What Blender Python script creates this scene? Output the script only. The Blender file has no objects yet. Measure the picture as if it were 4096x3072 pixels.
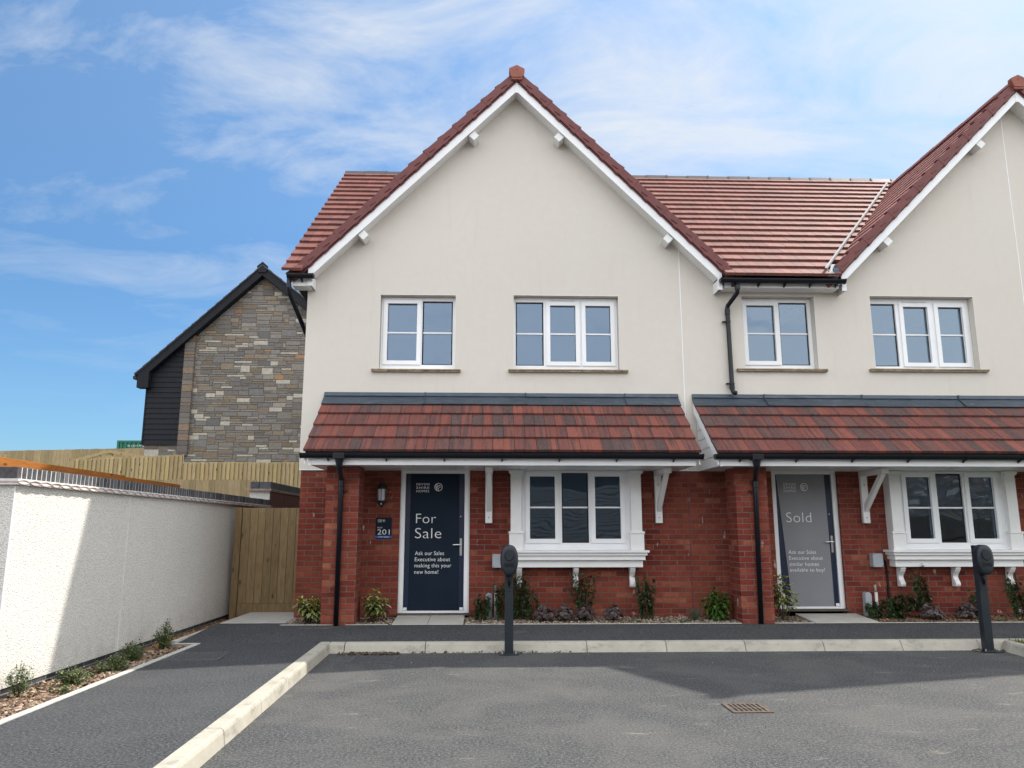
import bpy, math, random
from mathutils import Vector, Matrix, Euler
R_ = math.radians
scn = bpy.context.scene
# ------------------------------------------------------------------ camera
F, TH = 3076.0, math.atan((2115-1536)/3076.0)
YAW = math.atan(math.cos(TH)*103/3076.0)
CD, CH = 11.4, 1.42
cam = bpy.data.cameras.new("camera"); co = bpy.data.objects.new("camera", cam)
scn.collection.objects.link(co); scn.camera = co
co.location = (0, -CD, CH); co.rotation_euler = (math.pi/2+TH, 0, -YAW)
cam.sensor_width = 36; cam.lens = 36*F/4096; cam.clip_end = 2000; cam.clip_start = 0.05
scn.render.resolution_x = 1024; scn.render.resolution_y = 768
# ------------------------------------------------------------------ light
TS = Vector((.765, .485, 1.0)).normalized()
SUN_EL = math.asin(TS.z); SUN_AZ = math.atan2(TS.x, TS.y)
w = bpy.data.worlds.new("World"); scn.world = w; w.use_nodes = True
nt = w.node_tree; N = nt.nodes; L = nt.links; N.clear()
wo = N.new('ShaderNodeOutputWorld'); bg = N.new('ShaderNodeBackground')
sky = N.new('ShaderNodeTexSky'); sky.sky_type = 'NISHITA'; sky.sun_disc = False
sky.sun_elevation = SUN_EL; sky.sun_rotation = SUN_AZ; sky.air_density = 1.0; sky.dust_density = 0.6; sky.ozone_density = 2.0
bg.inputs['Strength'].default_value = 0.13
tc = N.new('ShaderNodeTexCoord')
def wnode(t, **k):
    n = N.new(t)
    for a, b in k.items(): setattr(n, a, b)
    return n
sep = N.new('ShaderNodeSeparateXYZ'); L.new(tc.outputs['Generated'], sep.inputs[0])
# project the direction on a high flat cloud deck
zz = wnode('ShaderNodeMath', operation='ADD'); L.new(sep.outputs['Z'], zz.inputs[0]); zz.inputs[1].default_value = 0.12
dx = wnode('ShaderNodeMath', operation='DIVIDE'); L.new(sep.outputs['X'], dx.inputs[0]); L.new(zz.outputs[0], dx.inputs[1])
dy = wnode('ShaderNodeMath', operation='DIVIDE'); L.new(sep.outputs['Y'], dy.inputs[0]); L.new(zz.outputs[0], dy.inputs[1])
cmb = N.new('ShaderNodeCombineXYZ'); L.new(dx.outputs[0], cmb.inputs[0]); L.new(dy.outputs[0], cmb.inputs[1])
mp = N.new('ShaderNodeMapping'); mp.inputs['Rotation'].default_value = (0, 0, R_(28)); mp.inputs['Scale'].default_value = (1.15, 1.9, 1)
mp.inputs['Location'].default_value = (3.1, 1.7, 0); L.new(cmb.outputs[0], mp.inputs[0])
n1 = N.new('ShaderNodeTexNoise'); n1.inputs['Scale'].default_value = 1.7; n1.inputs['Detail'].default_value = 12; n1.inputs['Roughness'].default_value = .62
n1.inputs['Distortion'].default_value = .5; L.new(mp.outputs[0], n1.inputs['Vector'])
n2 = N.new('ShaderNodeTexNoise'); n2.inputs['Scale'].default_value = .55; n2.inputs['Detail'].default_value = 3; L.new(mp.outputs[0], n2.inputs['Vector'])
# fair-weather cirrus ahead, unseen bright cloud added behind and right to fill facade
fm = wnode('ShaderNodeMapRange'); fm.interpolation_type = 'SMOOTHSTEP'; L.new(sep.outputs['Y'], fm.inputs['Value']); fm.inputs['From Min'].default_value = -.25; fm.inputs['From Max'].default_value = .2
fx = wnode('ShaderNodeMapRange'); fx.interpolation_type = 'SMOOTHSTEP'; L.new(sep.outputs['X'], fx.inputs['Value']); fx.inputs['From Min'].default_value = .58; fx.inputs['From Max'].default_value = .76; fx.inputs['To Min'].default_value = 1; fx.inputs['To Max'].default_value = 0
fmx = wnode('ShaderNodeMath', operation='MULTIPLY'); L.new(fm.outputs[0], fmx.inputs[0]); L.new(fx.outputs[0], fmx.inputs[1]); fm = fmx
sx_ = wnode('ShaderNodeMath', operation='MULTIPLY_ADD'); L.new(sep.outputs['X'], sx_.inputs[0]); sx_.inputs[1].default_value = .17; L.new(n1.outputs['Fac'], sx_.inputs[2])
ad0 = wnode('ShaderNodeMath', operation='MULTIPLY_ADD'); L.new(n2.outputs['Fac'], ad0.inputs[0]); ad0.inputs[1].default_value = .55; L.new(sx_.outputs[0], ad0.inputs[2])
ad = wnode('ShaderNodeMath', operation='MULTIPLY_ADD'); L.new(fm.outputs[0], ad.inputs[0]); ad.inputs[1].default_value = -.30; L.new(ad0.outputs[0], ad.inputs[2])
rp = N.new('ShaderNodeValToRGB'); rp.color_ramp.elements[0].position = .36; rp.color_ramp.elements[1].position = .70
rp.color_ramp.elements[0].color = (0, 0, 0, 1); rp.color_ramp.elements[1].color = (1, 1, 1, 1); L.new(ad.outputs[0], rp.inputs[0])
hz = wnode('ShaderNodeMapRange'); L.new(sep.outputs['Z'], hz.inputs['Value']); hz.inputs['From Min'].default_value = .12; hz.inputs['From Max'].default_value = .55
hb = wnode('ShaderNodeMath', operation='MAXIMUM'); L.new(hz.outputs[0], hb.inputs[0])
iv = wnode('ShaderNodeMath', operation='SUBTRACT'); iv.inputs[0].default_value = 1; L.new(fm.outputs[0], iv.inputs[1]); L.new(iv.outputs[0], hb.inputs[1])
mu = wnode('ShaderNodeMath', operation='MULTIPLY'); L.new(rp.outputs[0], mu.inputs[0]); L.new(hb.outputs[0], mu.inputs[1])
def wmix(fac, a, b, mode='MIX'):
    m = N.new('ShaderNodeMix'); m.data_type = 'RGBA'; m.blend_type = mode
    for i, v in ((0, fac), (6, a), (7, b)):
        if isinstance(v, (int, float)): m.inputs[i].default_value = v
        elif isinstance(v, tuple): m.inputs[i].default_value = (*v, 1)
        else: L.new(v, m.inputs[i])
    return m.outputs[2]
zr_ = N.new('ShaderNodeValToRGB'); L.new(sep.outputs['Z'], zr_.inputs[0]); e = zr_.color_ramp.elements
e[0].position = 0; e[0].color = (.24, .345, .43, 1); e[1].position = .30; e[1].color = (.28, .40, .475, 1); q = e.new(.65); q.color = (.56, .64, .65, 1)
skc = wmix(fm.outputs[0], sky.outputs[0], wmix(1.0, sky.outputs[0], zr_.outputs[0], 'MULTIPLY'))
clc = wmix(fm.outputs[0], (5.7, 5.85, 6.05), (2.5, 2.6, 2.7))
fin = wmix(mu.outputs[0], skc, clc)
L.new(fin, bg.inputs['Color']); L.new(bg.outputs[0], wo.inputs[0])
sd = bpy.data.lights.new("sun", 'SUN'); sd.energy = 2.3; sd.angle = R_(.7); sd.color = (1, .95, .86)
so = bpy.data.objects.new("sun", sd); scn.collection.objects.link(so)
so.rotation_euler = TS.to_track_quat('Z', 'Y').to_euler(); so.location = (20, 15, 30)
scn.view_settings.view_transform = 'Standard'; scn.view_settings.look = 'None'
scn.view_settings.exposure = 1.4; scn.view_settings.gamma = 1
rnd = random.Random(7)
# ------------------------------------------------------------------ pixel ray helpers (photo pixels of 4096x3072)
def ray(u, v):
    a = (u-2048)/F; b = (1536-v)/F
    f = math.cos(TH)-b*math.sin(TH); z = math.sin(TH)+b*math.cos(TH)
    return a*math.cos(YAW)+f*math.sin(YAW), f*math.cos(YAW)-a*math.sin(YAW), z
def Yp(u, v, y=0):
    x, d, z = ray(u, v); t = (y+CD)/d; return Vector((x*t, y, CH+z*t))
def Zp(u, v, z=0):
    x, d, dz = ray(u, v); t = (z-CH)/dz; return Vector((x*t, -CD+d*t, z))
# ------------------------------------------------------------------ mesh helpers
class MB:
    def __init__(s): s.v = []; s.f = []; s.c = []; s.col = None
    def add(s, vs, fs, col=None):
        b = len(s.v); s.v += [tuple(p) for p in vs]; s.f += [tuple(b+i for i in f) for f in fs]
        c = col if col is not None else (s.col if s.col is not None else (1, 1, 1))
        s.c += [c]*len(vs)
    def box(s, x0, x1, y0, y1, z0, z1, col=None, M=None):
        vs = [Vector(p) for p in ((x0,y0,z0),(x1,y0,z0),(x1,y1,z0),(x0,y1,z0),(x0,y0,z1),(x1,y0,z1),(x1,y1,z1),(x0,y1,z1))]
        if M is not None: vs = [M @ p for p in vs]
        s.add(vs, [(0,3,2,1),(4,5,6,7),(0,1,5,4),(1,2,6,5),(2,3,7,6),(3,0,4,7)], col)
    def prism(s, pts, a, col=None):
        """extrude closed polygon pts (list of 3-vectors) along vector a"""
        n = len(pts); a = Vector(a); vs = [Vector(p) for p in pts]+[Vector(p)+a for p in pts]
        s.add(vs, [tuple(range(n)), tuple(range(2*n-1, n-1, -1))]+[(i, i+n, (i+1) % n+n, (i+1) % n) for i in range(n)], col)
    def quad(s, a, b, c, d, col=None): s.add([a, b, c, d], [(0, 1, 2, 3)], col)
    def tube(s, path, r, n=10, col=None, caps=True):
        path = [Vector(p) for p in path]; rs = r if isinstance(r, (list, tuple)) else [r]*len(path)
        rings = []; prev = None
        for i, p in enumerate(path):
            d = (path[min(i+1, len(path)-1)]-path[max(i-1, 0)]).normalized()
            if prev is None:
                u = d.cross(Vector((0, 0, 1)));
                if u.length < .1: u = d.cross(Vector((0, 1, 0)))
            else: u = prev - d*prev.dot(d)
            u.normalize(); prev = u; w_ = d.cross(u)
            rings.append([p+(u*math.cos(2*math.pi*k/n)+w_*math.sin(2*math.pi*k/n))*rs[i] for k in range(n)])
        vs = [q for ring in rings for q in ring]; fs = []
        for i in range(len(path)-1):
            for k in range(n): fs.append((i*n+k, i*n+(k+1) % n, (i+1)*n+(k+1) % n, (i+1)*n+k))
        if caps: fs += [tuple(range(n-1, -1, -1)), tuple((len(path)-1)*n+k for k in range(n))]
        s.add(vs, fs, col)
    def lathe(s, prof, c, n=16, col=None):
        vs = []; fs = []
        for r, z in prof:
            for k in range(n): vs.append((c[0]+r*math.cos(2*math.pi*k/n), c[1]+r*math.sin(2*math.pi*k/n), c[2]+z))
        m = len(prof)
        for i in range(m-1):
            for k in range(n): fs.append((i*n+k, i*n+(k+1) % n, (i+1)*n+(k+1) % n, (i+1)*n+k))
        fs += [tuple(range(n-1, -1, -1)), tuple((m-1)*n+k for k in range(n))]
        s.add(vs, fs, col)
    def build(s, name, mat, parent=None, smooth=False, bevel=0):
        me = bpy.data.meshes.new(name); me.from_pydata(s.v, [], s.f); me.update()
        me.materials.append(mat)
        at = me.color_attributes.new("tint", 'FLOAT_COLOR', 'POINT')
        flat = []
        for c in s.c: flat += [c[0], c[1], c[2], 1.0]
        at.data.foreach_set("color", flat)
        o = bpy.data.objects.new(name, me); scn.collection.objects.link(o)
        if smooth: me.polygons.foreach_set("use_smooth", [True]*len(me.polygons))
        if bevel:
            m = o.modifiers.new("bevel", 'BEVEL'); m.width = bevel; m.segments = 2; m.limit_method = 'ANGLE'; m.angle_limit = R_(40)
        if parent is not None: par(o, parent)
        return o
def par(o, p):
    o.parent = p; o.matrix_parent_inverse = p.matrix_basis.inverted() if p.parent is None else (p.parent.matrix_basis @ p.matrix_parent_inverse @ p.matrix_basis).inverted()
def tag(o, label, cat, group=None, kind=None):
    if label: o["label"] = label
    if cat: o["category"] = cat
    if group: o["group"] = group
    if kind: o["kind"] = kind
    return o
def thing(name, loc, label, cat, group=None):
    o = bpy.data.objects.new(name, None); scn.collection.objects.link(o); o.location = loc; o.empty_display_size = .2
    return tag(o, label, cat, group)
def struct(o): o["kind"] = "structure"; return o
def copy_tree(o, parent=None):
    c = o.copy(); scn.collection.objects.link(c)
    if parent is not None: c.parent = parent
    for ch in list(o.children): copy_tree(ch, c)
    return c
# ------------------------------------------------------------------ materials
class Mat:
    def __init__(s, name, base=(.5,.5,.5), rough=.6, spec=.5, metal=0):
        s.m = bpy.data.materials.new(name); s.m.use_nodes = True; s.t = s.m.node_tree; s.n = s.t.nodes; s.l = s.t.links
        s.p = s.n['Principled BSDF']; s.p.inputs['Base Color'].default_value = (*base, 1)
        s.p.inputs['Roughness'].default_value = rough; s.p.inputs['Metallic'].default_value = metal
        s.p.inputs['Specular IOR Level'].default_value = spec; s.tc = s.n.new('ShaderNodeTexCoord')
    def N(s, t, **k):
        n = s.n.new(t)
        for a, b in k.items():
            if a in n.inputs: n.inputs[a].default_value = b
            else: setattr(n, a, b)
        return n
    def noise(s, scale, detail=4, rough=.55, vec=None, dist=0):
        n = s.N('ShaderNodeTexNoise'); n.inputs['Scale'].default_value = scale; n.inputs['Detail'].default_value = detail
        n.inputs['Roughness'].default_value = rough; n.inputs['Distortion'].default_value = dist
        s.l.new(vec if vec is not None else s.tc.outputs['Object'], n.inputs['Vector']); return n.outputs['Fac']
    def mapv(s, scale=(1,1,1), rot=(0,0,0), loc=(0,0,0), vec=None):
        m = s.N('ShaderNodeMapping'); m.inputs['Scale'].default_value = scale; m.inputs['Rotation'].default_value = rot; m.inputs['Location'].default_value = loc
        s.l.new(vec if vec is not None else s.tc.outputs['Object'], m.inputs[0]); return m.outputs[0]
    def ramp(s, fac, stops):
        r = s.N('ShaderNodeValToRGB'); e = r.color_ramp.elements
        while len(e) > 2: e.remove(e[-1])
        for i, (p, c) in enumerate(stops):
            if i < 2: el = e[i]; el.position = p
            else: el = e.new(p)
            el.color = (*c, 1) if len(c) == 3 else c
        s.l.new(fac, r.inputs[0]); return r.outputs[0]
    def mix(s, fac, a, b, mode='MIX'):
        m = s.N('ShaderNodeMix'); m.data_type = 'RGBA'; m.blend_type = mode
        for sock, v in (('Factor', fac), ('A', a), ('B', b)):
            i = [q for q in m.inputs if q.name == sock and (q.type == 'RGBA' if sock != 'Factor' else q.type == 'VALUE')][0]
            if isinstance(v, (int, float)): i.default_value = v
            elif isinstance(v, tuple): i.default_value = (*v, 1)
            else: s.l.new(v, i)
        return [q for q in m.outputs if q.type == 'RGBA'][0]
    def math(s, op, a, b=0, c=None):
        m = s.N('ShaderNodeMath', operation=op)
        for i, v in enumerate((a, b) if c is None else (a, b, c)):
            if isinstance(v, (int, float)): m.inputs[i].default_value = v
            else: s.l.new(v, m.inputs[i])
        return m.outputs[0]
    def col(s, c): s.l.new(c, s.p.inputs['Base Color']); return s
    def rough(s, r): s.l.new(r, s.p.inputs['Roughness']); return s
    def bump(s, h, strength=.3, dist=.01):
        b = s.N('ShaderNodeBump'); b.inputs['Strength'].default_value = strength; b.inputs['Distance'].default_value = dist
        if s.p.inputs['Normal'].links: s.l.new(s.p.inputs['Normal'].links[0].from_socket, b.inputs['Normal'])
        s.l.new(h, b.inputs['Height']); s.l.new(b.outputs[0], s.p.inputs['Normal']); return s
    def tint(s):
        a = s.N('ShaderNodeAttribute'); a.attribute_name = 'tint'; return a.outputs['Color']
M = {}
def mk(name, base, rough=.5, spec=.5, var=.12, vs=3.0, metal=0, bump=0, bs=60):
    m = Mat(name, base, rough, spec, metal)
    if var:
        n = m.noise(vs, 5)
        m.col(m.ramp(n, [(.3, tuple(c*(1-var) for c in base)), (.7, tuple(min(1, c*(1+var)) for c in base))]))
    if bump: m.bump(m.noise(bs, 3), bump, .004)
    M[name] = m.m; return m
# cream render
m = Mat('cream_render', rough=.92, spec=.2)
n = m.noise(.9, 5, .6); n_ = m.noise(9, 4, .6)
c = m.ramp(n, [(.3, (.64, .60, .54)), (.7, (.695, .655, .595))])
c = m.mix(m.ramp(n_, [(.35, (0, 0, 0)), (.75, (.35, .35, .35))]), c, (.62, .57, .49))
rb = m.noise(1.0, 4, .6, m.mapv((7, 7, .7)))
c = m.mix(m.ramp(rb, [(.58, (0, 0, 0)), (.8, (.28, .28, .28))]), c, (.52, .47, .40))
c = m.mix(m.ramp(m.noise(.45, 6, .7), [(.45, (0, 0, 0)), (.62, (.30, .30, .30))]), c, (.57, .545, .50)); m.col(c); m.bump(m.noise(95, 3, .6), .45, .006); m.bump(m.noise(260, 2, .6), .3, .003); M['cream_render'] = m.m
# white roughcast garden wall
m = Mat('roughcast', rough=.95, spec=.15)
v = m.N('ShaderNodeTexVoronoi'); v.inputs['Scale'].default_value = 80; m.l.new(m.tc.outputs['Object'], v.inputs['Vector'])
nn = m.noise(70, 4, .65)
h = m.math('ADD', m.math('MULTIPLY', v.outputs['Distance'], -1.1), m.math('MULTIPLY', nn, 1.6))
c = m.ramp(m.noise(1.3, 5), [(.3, (.73, .71, .66)), (.7, (.78, .76, .71))])
pit = m.ramp(h, [(.02, (1, 1, 1)), (.34, (0, 0, 0))])
c = m.mix(m.math('MULTIPLY', pit, .5), c, (.42, .405, .375))
dz = m.N('ShaderNodeSeparateXYZ'); m.l.new(m.tc.outputs['Object'], dz.inputs[0])
dirt = m.N('ShaderNodeMapRange'); m.l.new(dz.outputs['Z'], dirt.inputs['Value']); dirt.inputs['From Min'].default_value = .55; dirt.inputs['From Max'].default_value = .1
dd = m.math('MULTIPLY', dirt.outputs[0], m.ramp(m.noise(5, 5, .65), [(.42, (0, 0, 0)), (.7, (.5, .5, .5))]))
c = m.mix(dd, c, (.42, .38, .32))
m.col(c); m.bump(h, .75, .007); M['roughcast'] = m.m
# brick
def brick(name, stops, mortar, bw=.225, rh=.075, ms=.011, bumpd=.006, eff=True):
    m = Mat(name, rough=.9, spec=.10)
    s = m.N('ShaderNodeSeparateXYZ'); m.l.new(m.tc.outputs['Object'], s.inputs[0])
    xy = m.math('ADD', s.outputs['X'], s.outputs['Y']); cb = m.N('ShaderNodeCombineXYZ')
    wob = m.math('MULTIPLY_ADD', m.noise(2.2, 2), .012, s.outputs['Z'])
    wob = m.math('MULTIPLY_ADD', m.noise(25, 2), .006, wob)
    xw = m.math('MULTIPLY_ADD', m.noise(30, 2), .009, xy)
    m.l.new(xw, cb.inputs[0]); m.l.new(wob, cb.inputs[1])
    b = m.N('ShaderNodeTexBrick'); m.l.new(cb.outputs[0], b.inputs['Vector'])
    b.inputs['Color1'].default_value = (0, 0, 0, 1); b.inputs['Color2'].default_value = (1, 1, 1, 1); b.inputs['Mortar'].default_value = (.5, .5, .5, 1)
    b.inputs['Scale'].default_value = 1; b.inputs['Mortar Size'].default_value = ms/2; b.inputs['Mortar Smooth'].default_value = .25
    b.inputs['Brick Width'].default_value = bw; b.inputs['Row Height'].default_value = rh
    c = m.ramp(b.outputs['Color'], stops)
    c = m.mix(m.ramp(m.noise(18, 5, .6), [(.35, (0, 0, 0)), (.7, (.55, .55, .55))]), c, tuple(x*.78 for x in stops[0][1]))
    c = m.mix(m.ramp(m.noise(1.1, 4, .6), [(.4, (0, 0, 0)), (.8, (.35, .35, .35))]), c, tuple(x*1.25 for x in stops[-1][1]))
    mc = m.ramp(m.noise(6, 4), [(.3, tuple(x*.75 for x in mortar)), (.7, mortar)])
    c = m.mix(b.outputs['Fac'], c, mc)
    if eff:   # lime runs left on new brickwork
        e = m.noise(1.0, 4, .6, m.mapv((11, 11, 3.6)))
        c = m.mix(m.ramp(e, [(.67, (0, 0, 0)), (.73, (.85, .85, .85))]), c, (.60, .53, .48))
    m.col(c); hh = m.math('MULTIPLY_ADD', b.outputs['Fac'], -1.0, m.math('MULTIPLY', m.noise(60, 4, .6), .35))
    m.bump(hh, .85, bumpd); M[name] = m.m
brick('red_brick', [(0, (.135, .028, .021)), (.35, (.19, .038, .027)), (.65, (.225, .046, .031)), (.9, (.27, .065, .041)), (1, (.36, .125, .07))], (.18, .135, .12), ms=.013)
brick('blue_brick', [(0, (.035, .038, .045)), (.5, (.06, .065, .075)), (1, (.09, .09, .10))], (.30, .28, .25), eff=False)
mk('coping_mortar', (.46, .45, .43), .95, .1, .15, 12, bump=.4)
# per-brick tinted material
m = Mat('coping_brick', rough=.7, spec=.4); n = m.noise(25, 4)
m.col(m.mix(m.ramp(n, [(.3, (0, 0, 0)), (.75, (.5, .5, .5))]), m.tint(), (.16, .16, .17))); m.bump(m.noise(50, 4), .5, .004); M['coping_brick'] = m.m
mk('creasing_white', (.68, .66, .64), .9, .2, .12, 20)
mk('creasing_red', (.40, .30, .265), .85, .2, .3, 12)
# stone with modelled blocks
m = Mat('stone_block', rough=.9, spec=.2); n = m.noise(11, 6, .65)
c = m.mix(m.ramp(n, [(.38, (0, 0, 0)), (.68, (1, 1, 1))]), m.mix(.25, m.tint(), (.09, .08, .07)), m.tint()); m.col(c)
m.bump(m.noise(22, 6, .6), .9, .02); M['stone_block'] = m.m
mk('stone_mortar', (.22, .18, .14), .95, .1, .2, 6, bump=.4)
# roof tiles : tint + streaks along slope
def tilem(name, dark, streak, amt, rough=.6, spec=.5):
    m = Mat(name, rough=rough, spec=spec)
    va = m.N('ShaderNodeVectorMath', operation='MULTIPLY_ADD'); m.l.new(m.tint(), va.inputs[0]); va.inputs[1].default_value = (170, 130, 90); m.l.new(m.mapv(streak), va.inputs[2])
    n = m.noise(1.0, 4, .6, va.outputs[0])
    c = m.mix(m.math('MULTIPLY', m.ramp(n, [(.50, (0, 0, 0)), (.59, (1, 1, 1))]), amt), m.tint(), dark)
    c = m.mix(m.ramp(m.noise(30, 4), [(.4, (0, 0, 0)), (.8, (.25, .25, .25))]), c, (.30, .17, .14))
    m.col(c); m.bump(m.noise(160, 3), .25, .002); M[name] = m.m
tilem('canopy_tile', (.065, .042, .042), (15, .7, .7), .8, .75, .2)
tilem('main_tile', (.13, .06, .048), (9, 1.4, 1.4), .4, .68, .3)
tilem('side_tile', (.12, .07, .06), (1.4, 9, 1.4), .3, .7, .25)
mk('verge_maroon', (.15, .042, .040), .5, .4, .12, 6)
mk('ridge_tile', (.27, .085, .055), .6, .4, .15, 6)
m = M['lead'] = None
lm = Mat('lead', rough=.45, spec=.5, metal=.35); n = lm.noise(1.0, 6, .7, lm.mapv((2.5, 9, 9)), 1.5)
c = lm.ramp(n, [(.3, (.035, .05, .068)), (.55, (.06, .08, .105)), (.8, (.13, .155, .18))]); lm.col(c); lm.bump(lm.noise(4, 3), .35, .02); M['lead'] = lm.m
# white upvc / trim
m = Mat('white_upvc', rough=.32, spec=.5); m.col(m.ramp(m.noise(2.5, 5), [(.3, (.80, .81, .82)), (.7, (.86, .87, .88))])); M['white_upvc'] = m.m
m = Mat('white_trim', rough=.45, spec=.45); m.col(m.ramp(m.noise(3.5, 6, .65), [(.3, (.75, .75, .735)), (.7, (.83, .83, .82))])); m.bump(m.noise(9, 3), .1, .004); M['white_trim'] = m.m
mk('gap_dark', (.03, .03, .032), .8, .2, 0)
mk('seam_grey', (.36, .35, .34), .7, .2, 0)
mk('black_pvc', (.006, .0075, .012), .30, .35, .1, 3)
mk('black_board', (.008, .009, .014), .6, .25, .18, 5)
mk('slate_roof', (.045, .05, .06), .5, .5, .2, 4)
mk('navy_door', (.005, .014, .042), .35, .5, .1, 2)
mk('steel', (.62, .62, .62), .28, .5, .08, 6, metal=1)
mk('anthracite', (.013, .019, .026), .42, .45, .12, 5)
mk('anthracite_dark', (.005, .006, .008), .5, .3, 0)
mk('lamp_black', (.015, .016, .018), .4, .5, 0)
mk('lamp_glass', (.62, .64, .66), .25, .5, .05)
mk('grey_plastic', (.36, .39, .42), .5, .4, .06)
mk('pale_plastic', (.62, .62, .58), .5, .4, .08)
mk('pipe_grey', (.30, .30, .27), .6, .4, .1)
mk('white_text', (.80, .81, .80), .6, .3, 0)
mk('blue_band', (.02, .12, .42), .5, .4, 0)
mk('plaster', (.72, .71, .69), .9, .2, .04)
mk('room_carpet', (.30, .28, .26), .95, .1, .1)
mk('curtain', (.6, .6, .58), .9, .1, .08)
# fabric banners hanging on doors (wrinkles modelled too)
m = Mat('navy_vinyl', rough=.6, spec=.15); m.col(m.ramp(m.noise(2, 3), [(.3, (.006, .014, .028)), (.7, (.009, .019, .036))])); m.bump(m.noise(1., 3, .5, m.mapv((14, 1, 1.5))), .35, .012); M['navy_vinyl'] = m.m
m = Mat('grey_vinyl', rough=.45, spec=.4); m.col(m.ramp(m.noise(2, 3), [(.3, (.205, .21, .225)), (.7, (.23, .236, .252))])); m.bump(m.noise(1., 3, .5, m.mapv((12, 1, 1.2))), .3, .012); M['grey_vinyl'] = m.m
# glass pane: see-through with a clear reflection
def glass(name, refl, tint):
    m = bpy.data.materials.new(name); m.use_nodes = True; t = m.node_tree; t.nodes.clear()
    o = t.nodes.new('ShaderNodeOutputMaterial'); mixn = t.nodes.new('ShaderNodeMixShader'); tr = t.nodes.new('ShaderNodeBsdfTransparent'); gl = t.nodes.new('ShaderNodeBsdfGlossy')
    gl.inputs['Roughness'].default_value = .015; tr.inputs[0].default_value = (*tint, 1); gl.inputs[0].default_value = (.66, .82, 1, 1)
    tcn = t.nodes.new('ShaderNodeTexCoord'); nz = t.nodes.new('ShaderNodeTexNoise'); nz.inputs['Scale'].default_value = 2.2; nz.inputs['Detail'].default_value = 1
    bp = t.nodes.new('ShaderNodeBump'); bp.inputs['Strength'].default_value = .12; bp.inputs['Distance'].default_value = .02
    t.links.new(tcn.outputs['Object'], nz.inputs[0]); t.links.new(nz.outputs[0], bp.inputs['Height']); t.links.new(bp.outputs[0], gl.inputs['Normal'])
    fr = t.nodes.new('ShaderNodeFresnel'); fr.inputs[0].default_value = 1.5
    ma = t.nodes.new('ShaderNodeMath'); ma.operation = 'MULTIPLY_ADD'; ma.inputs[1].default_value = 1.0; ma.inputs[2].default_value = refl-.04; t.links.new(fr.outputs[0], ma.inputs[0])
    t.links.new(ma.outputs[0], mixn.inputs[0]); t.links.new(tr.outputs[0], mixn.inputs[1]); t.links.new(gl.outputs[0], mixn.inputs[2]); t.links.new(mixn.outputs[0], o.inputs[0]); M[name] = m
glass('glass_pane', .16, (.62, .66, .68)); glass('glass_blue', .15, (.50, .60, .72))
# tarmac
m = Mat('tarmac', rough=.88, spec=.25)
fine = m.math('MULTIPLY_ADD', m.noise(50, 3, .8), .6, m.math('MULTIPLY', m.noise(140, 2, .7), .4)); mid = m.noise(5, 6, .65); big = m.noise(.75, 6, .65, None, .9)
c = m.ramp(fine, [(.38, (.009, .0095, .011)), (.5, (.050, .0515, .054)), (.61, (.17, .169, .168))])
c = m.mix(m.ramp(mid, [(.42, (0, 0, 0)), (.72, (.22, .22, .22))]), c, (.105, .103, .10))
c = m.mix(m.ramp(big, [(.44, (0, 0, 0)), (.62, (.42, .42, .42))]), c, (.125, .121, .112))
st = m.noise(1., 5, .7, m.mapv((1.6, 4.5, 1), loc=(2, 3, 0)))
c = m.mix(m.ramp(st, [(.61, (0, 0, 0)), (.70, (.6, .6, .6))]), c, (.24, .215, .17))
m.col(c); m.bump(fine, .55, .006); M['tarmac'] = m.m
m = Mat('path_tarmac', rough=.9, spec=.25)
fine = m.math('MULTIPLY_ADD', m.noise(48, 3, .8), .6, m.math('MULTIPLY', m.noise(140, 2, .7), .4)); c = m.ramp(fine, [(.37, (.008, .009, .011)), (.5, (.044, .046, .050)), (.62, (.13, .131, .133))])
c = m.mix(m.ramp(m.noise(1.6, 6, .65), [(.45, (0, 0, 0)), (.7, (.4, .4, .4))]), c, (.082, .082, .081))
st = m.noise(1., 5, .7, m.mapv((3, 8, 1), loc=(7, 1, 0)))
c = m.mix(m.ramp(st, [(.67, (0, 0, 0)), (.74, (.5, .5, .5))]), c, (.22, .21, .19))
m.col(c); m.bump(fine, .5, .005); M['path_tarmac'] = m.m
m = Mat('kerb_concrete', rough=.9, spec=.2)
c = m.ramp(m.noise(3, 6, .65), [(.3, (.34, .32, .265)), (.7, (.44, .41, .345))])
c = m.mix(m.ramp(m.noise(1., 6, .75, m.mapv((4, 4, 9))), [(.52, (0, 0, 0)), (.64, (.6, .6, .6))]), c, (.21, .20, .185))
m.col(c); m.bump(m.noise(50, 4), .3, .004); M['kerb_concrete'] = m.m
m = Mat('slab_concrete', rough=.9, spec=.2); m.col(m.ramp(m.noise(5, 6, .6), [(.3, (.40, .385, .345)), (.7, (.49, .475, .43))])); m.bump(m.noise(80, 3), .2, .003); M['slab_concrete'] = m.m
mk('edging', (.46, .45, .41), .9, .2, .2, 9, bump=.3)
mk('soil', (.075, .055, .04), .95, .1, .35, 14, bump=.8, bs=30)
mk('grass_base', (.05, .075, .022), .95, .1, .3, 6)
mk('earth', (.11, .095, .06), .95, .1, .25, .6)
m = Mat('tinted', rough=.85, spec=.2); m.col(m.tint()); M['tinted'] = m.m
m = Mat('leaf', rough=.42, spec=.45); n = m.noise(35, 3, .6)
m.col(m.mix(m.ramp(n, [(.35, (0, 0, 0)), (.7, (.45, .45, .45))]), m.tint(), m.mix(.55, m.tint(), (.02, .035, .012)))); m.p.inputs['Subsurface Weight'].default_value = 0; M['leaf'] = m.m
m = Mat('leaf_spotted', rough=.4, spec=.45)
v = m.N('ShaderNodeTexNoise'); v.inputs['Scale'].default_value = 95; v.inputs['Detail'].default_value = 2; m.l.new(m.tc.outputs['Object'], v.inputs['Vector'])
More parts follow.
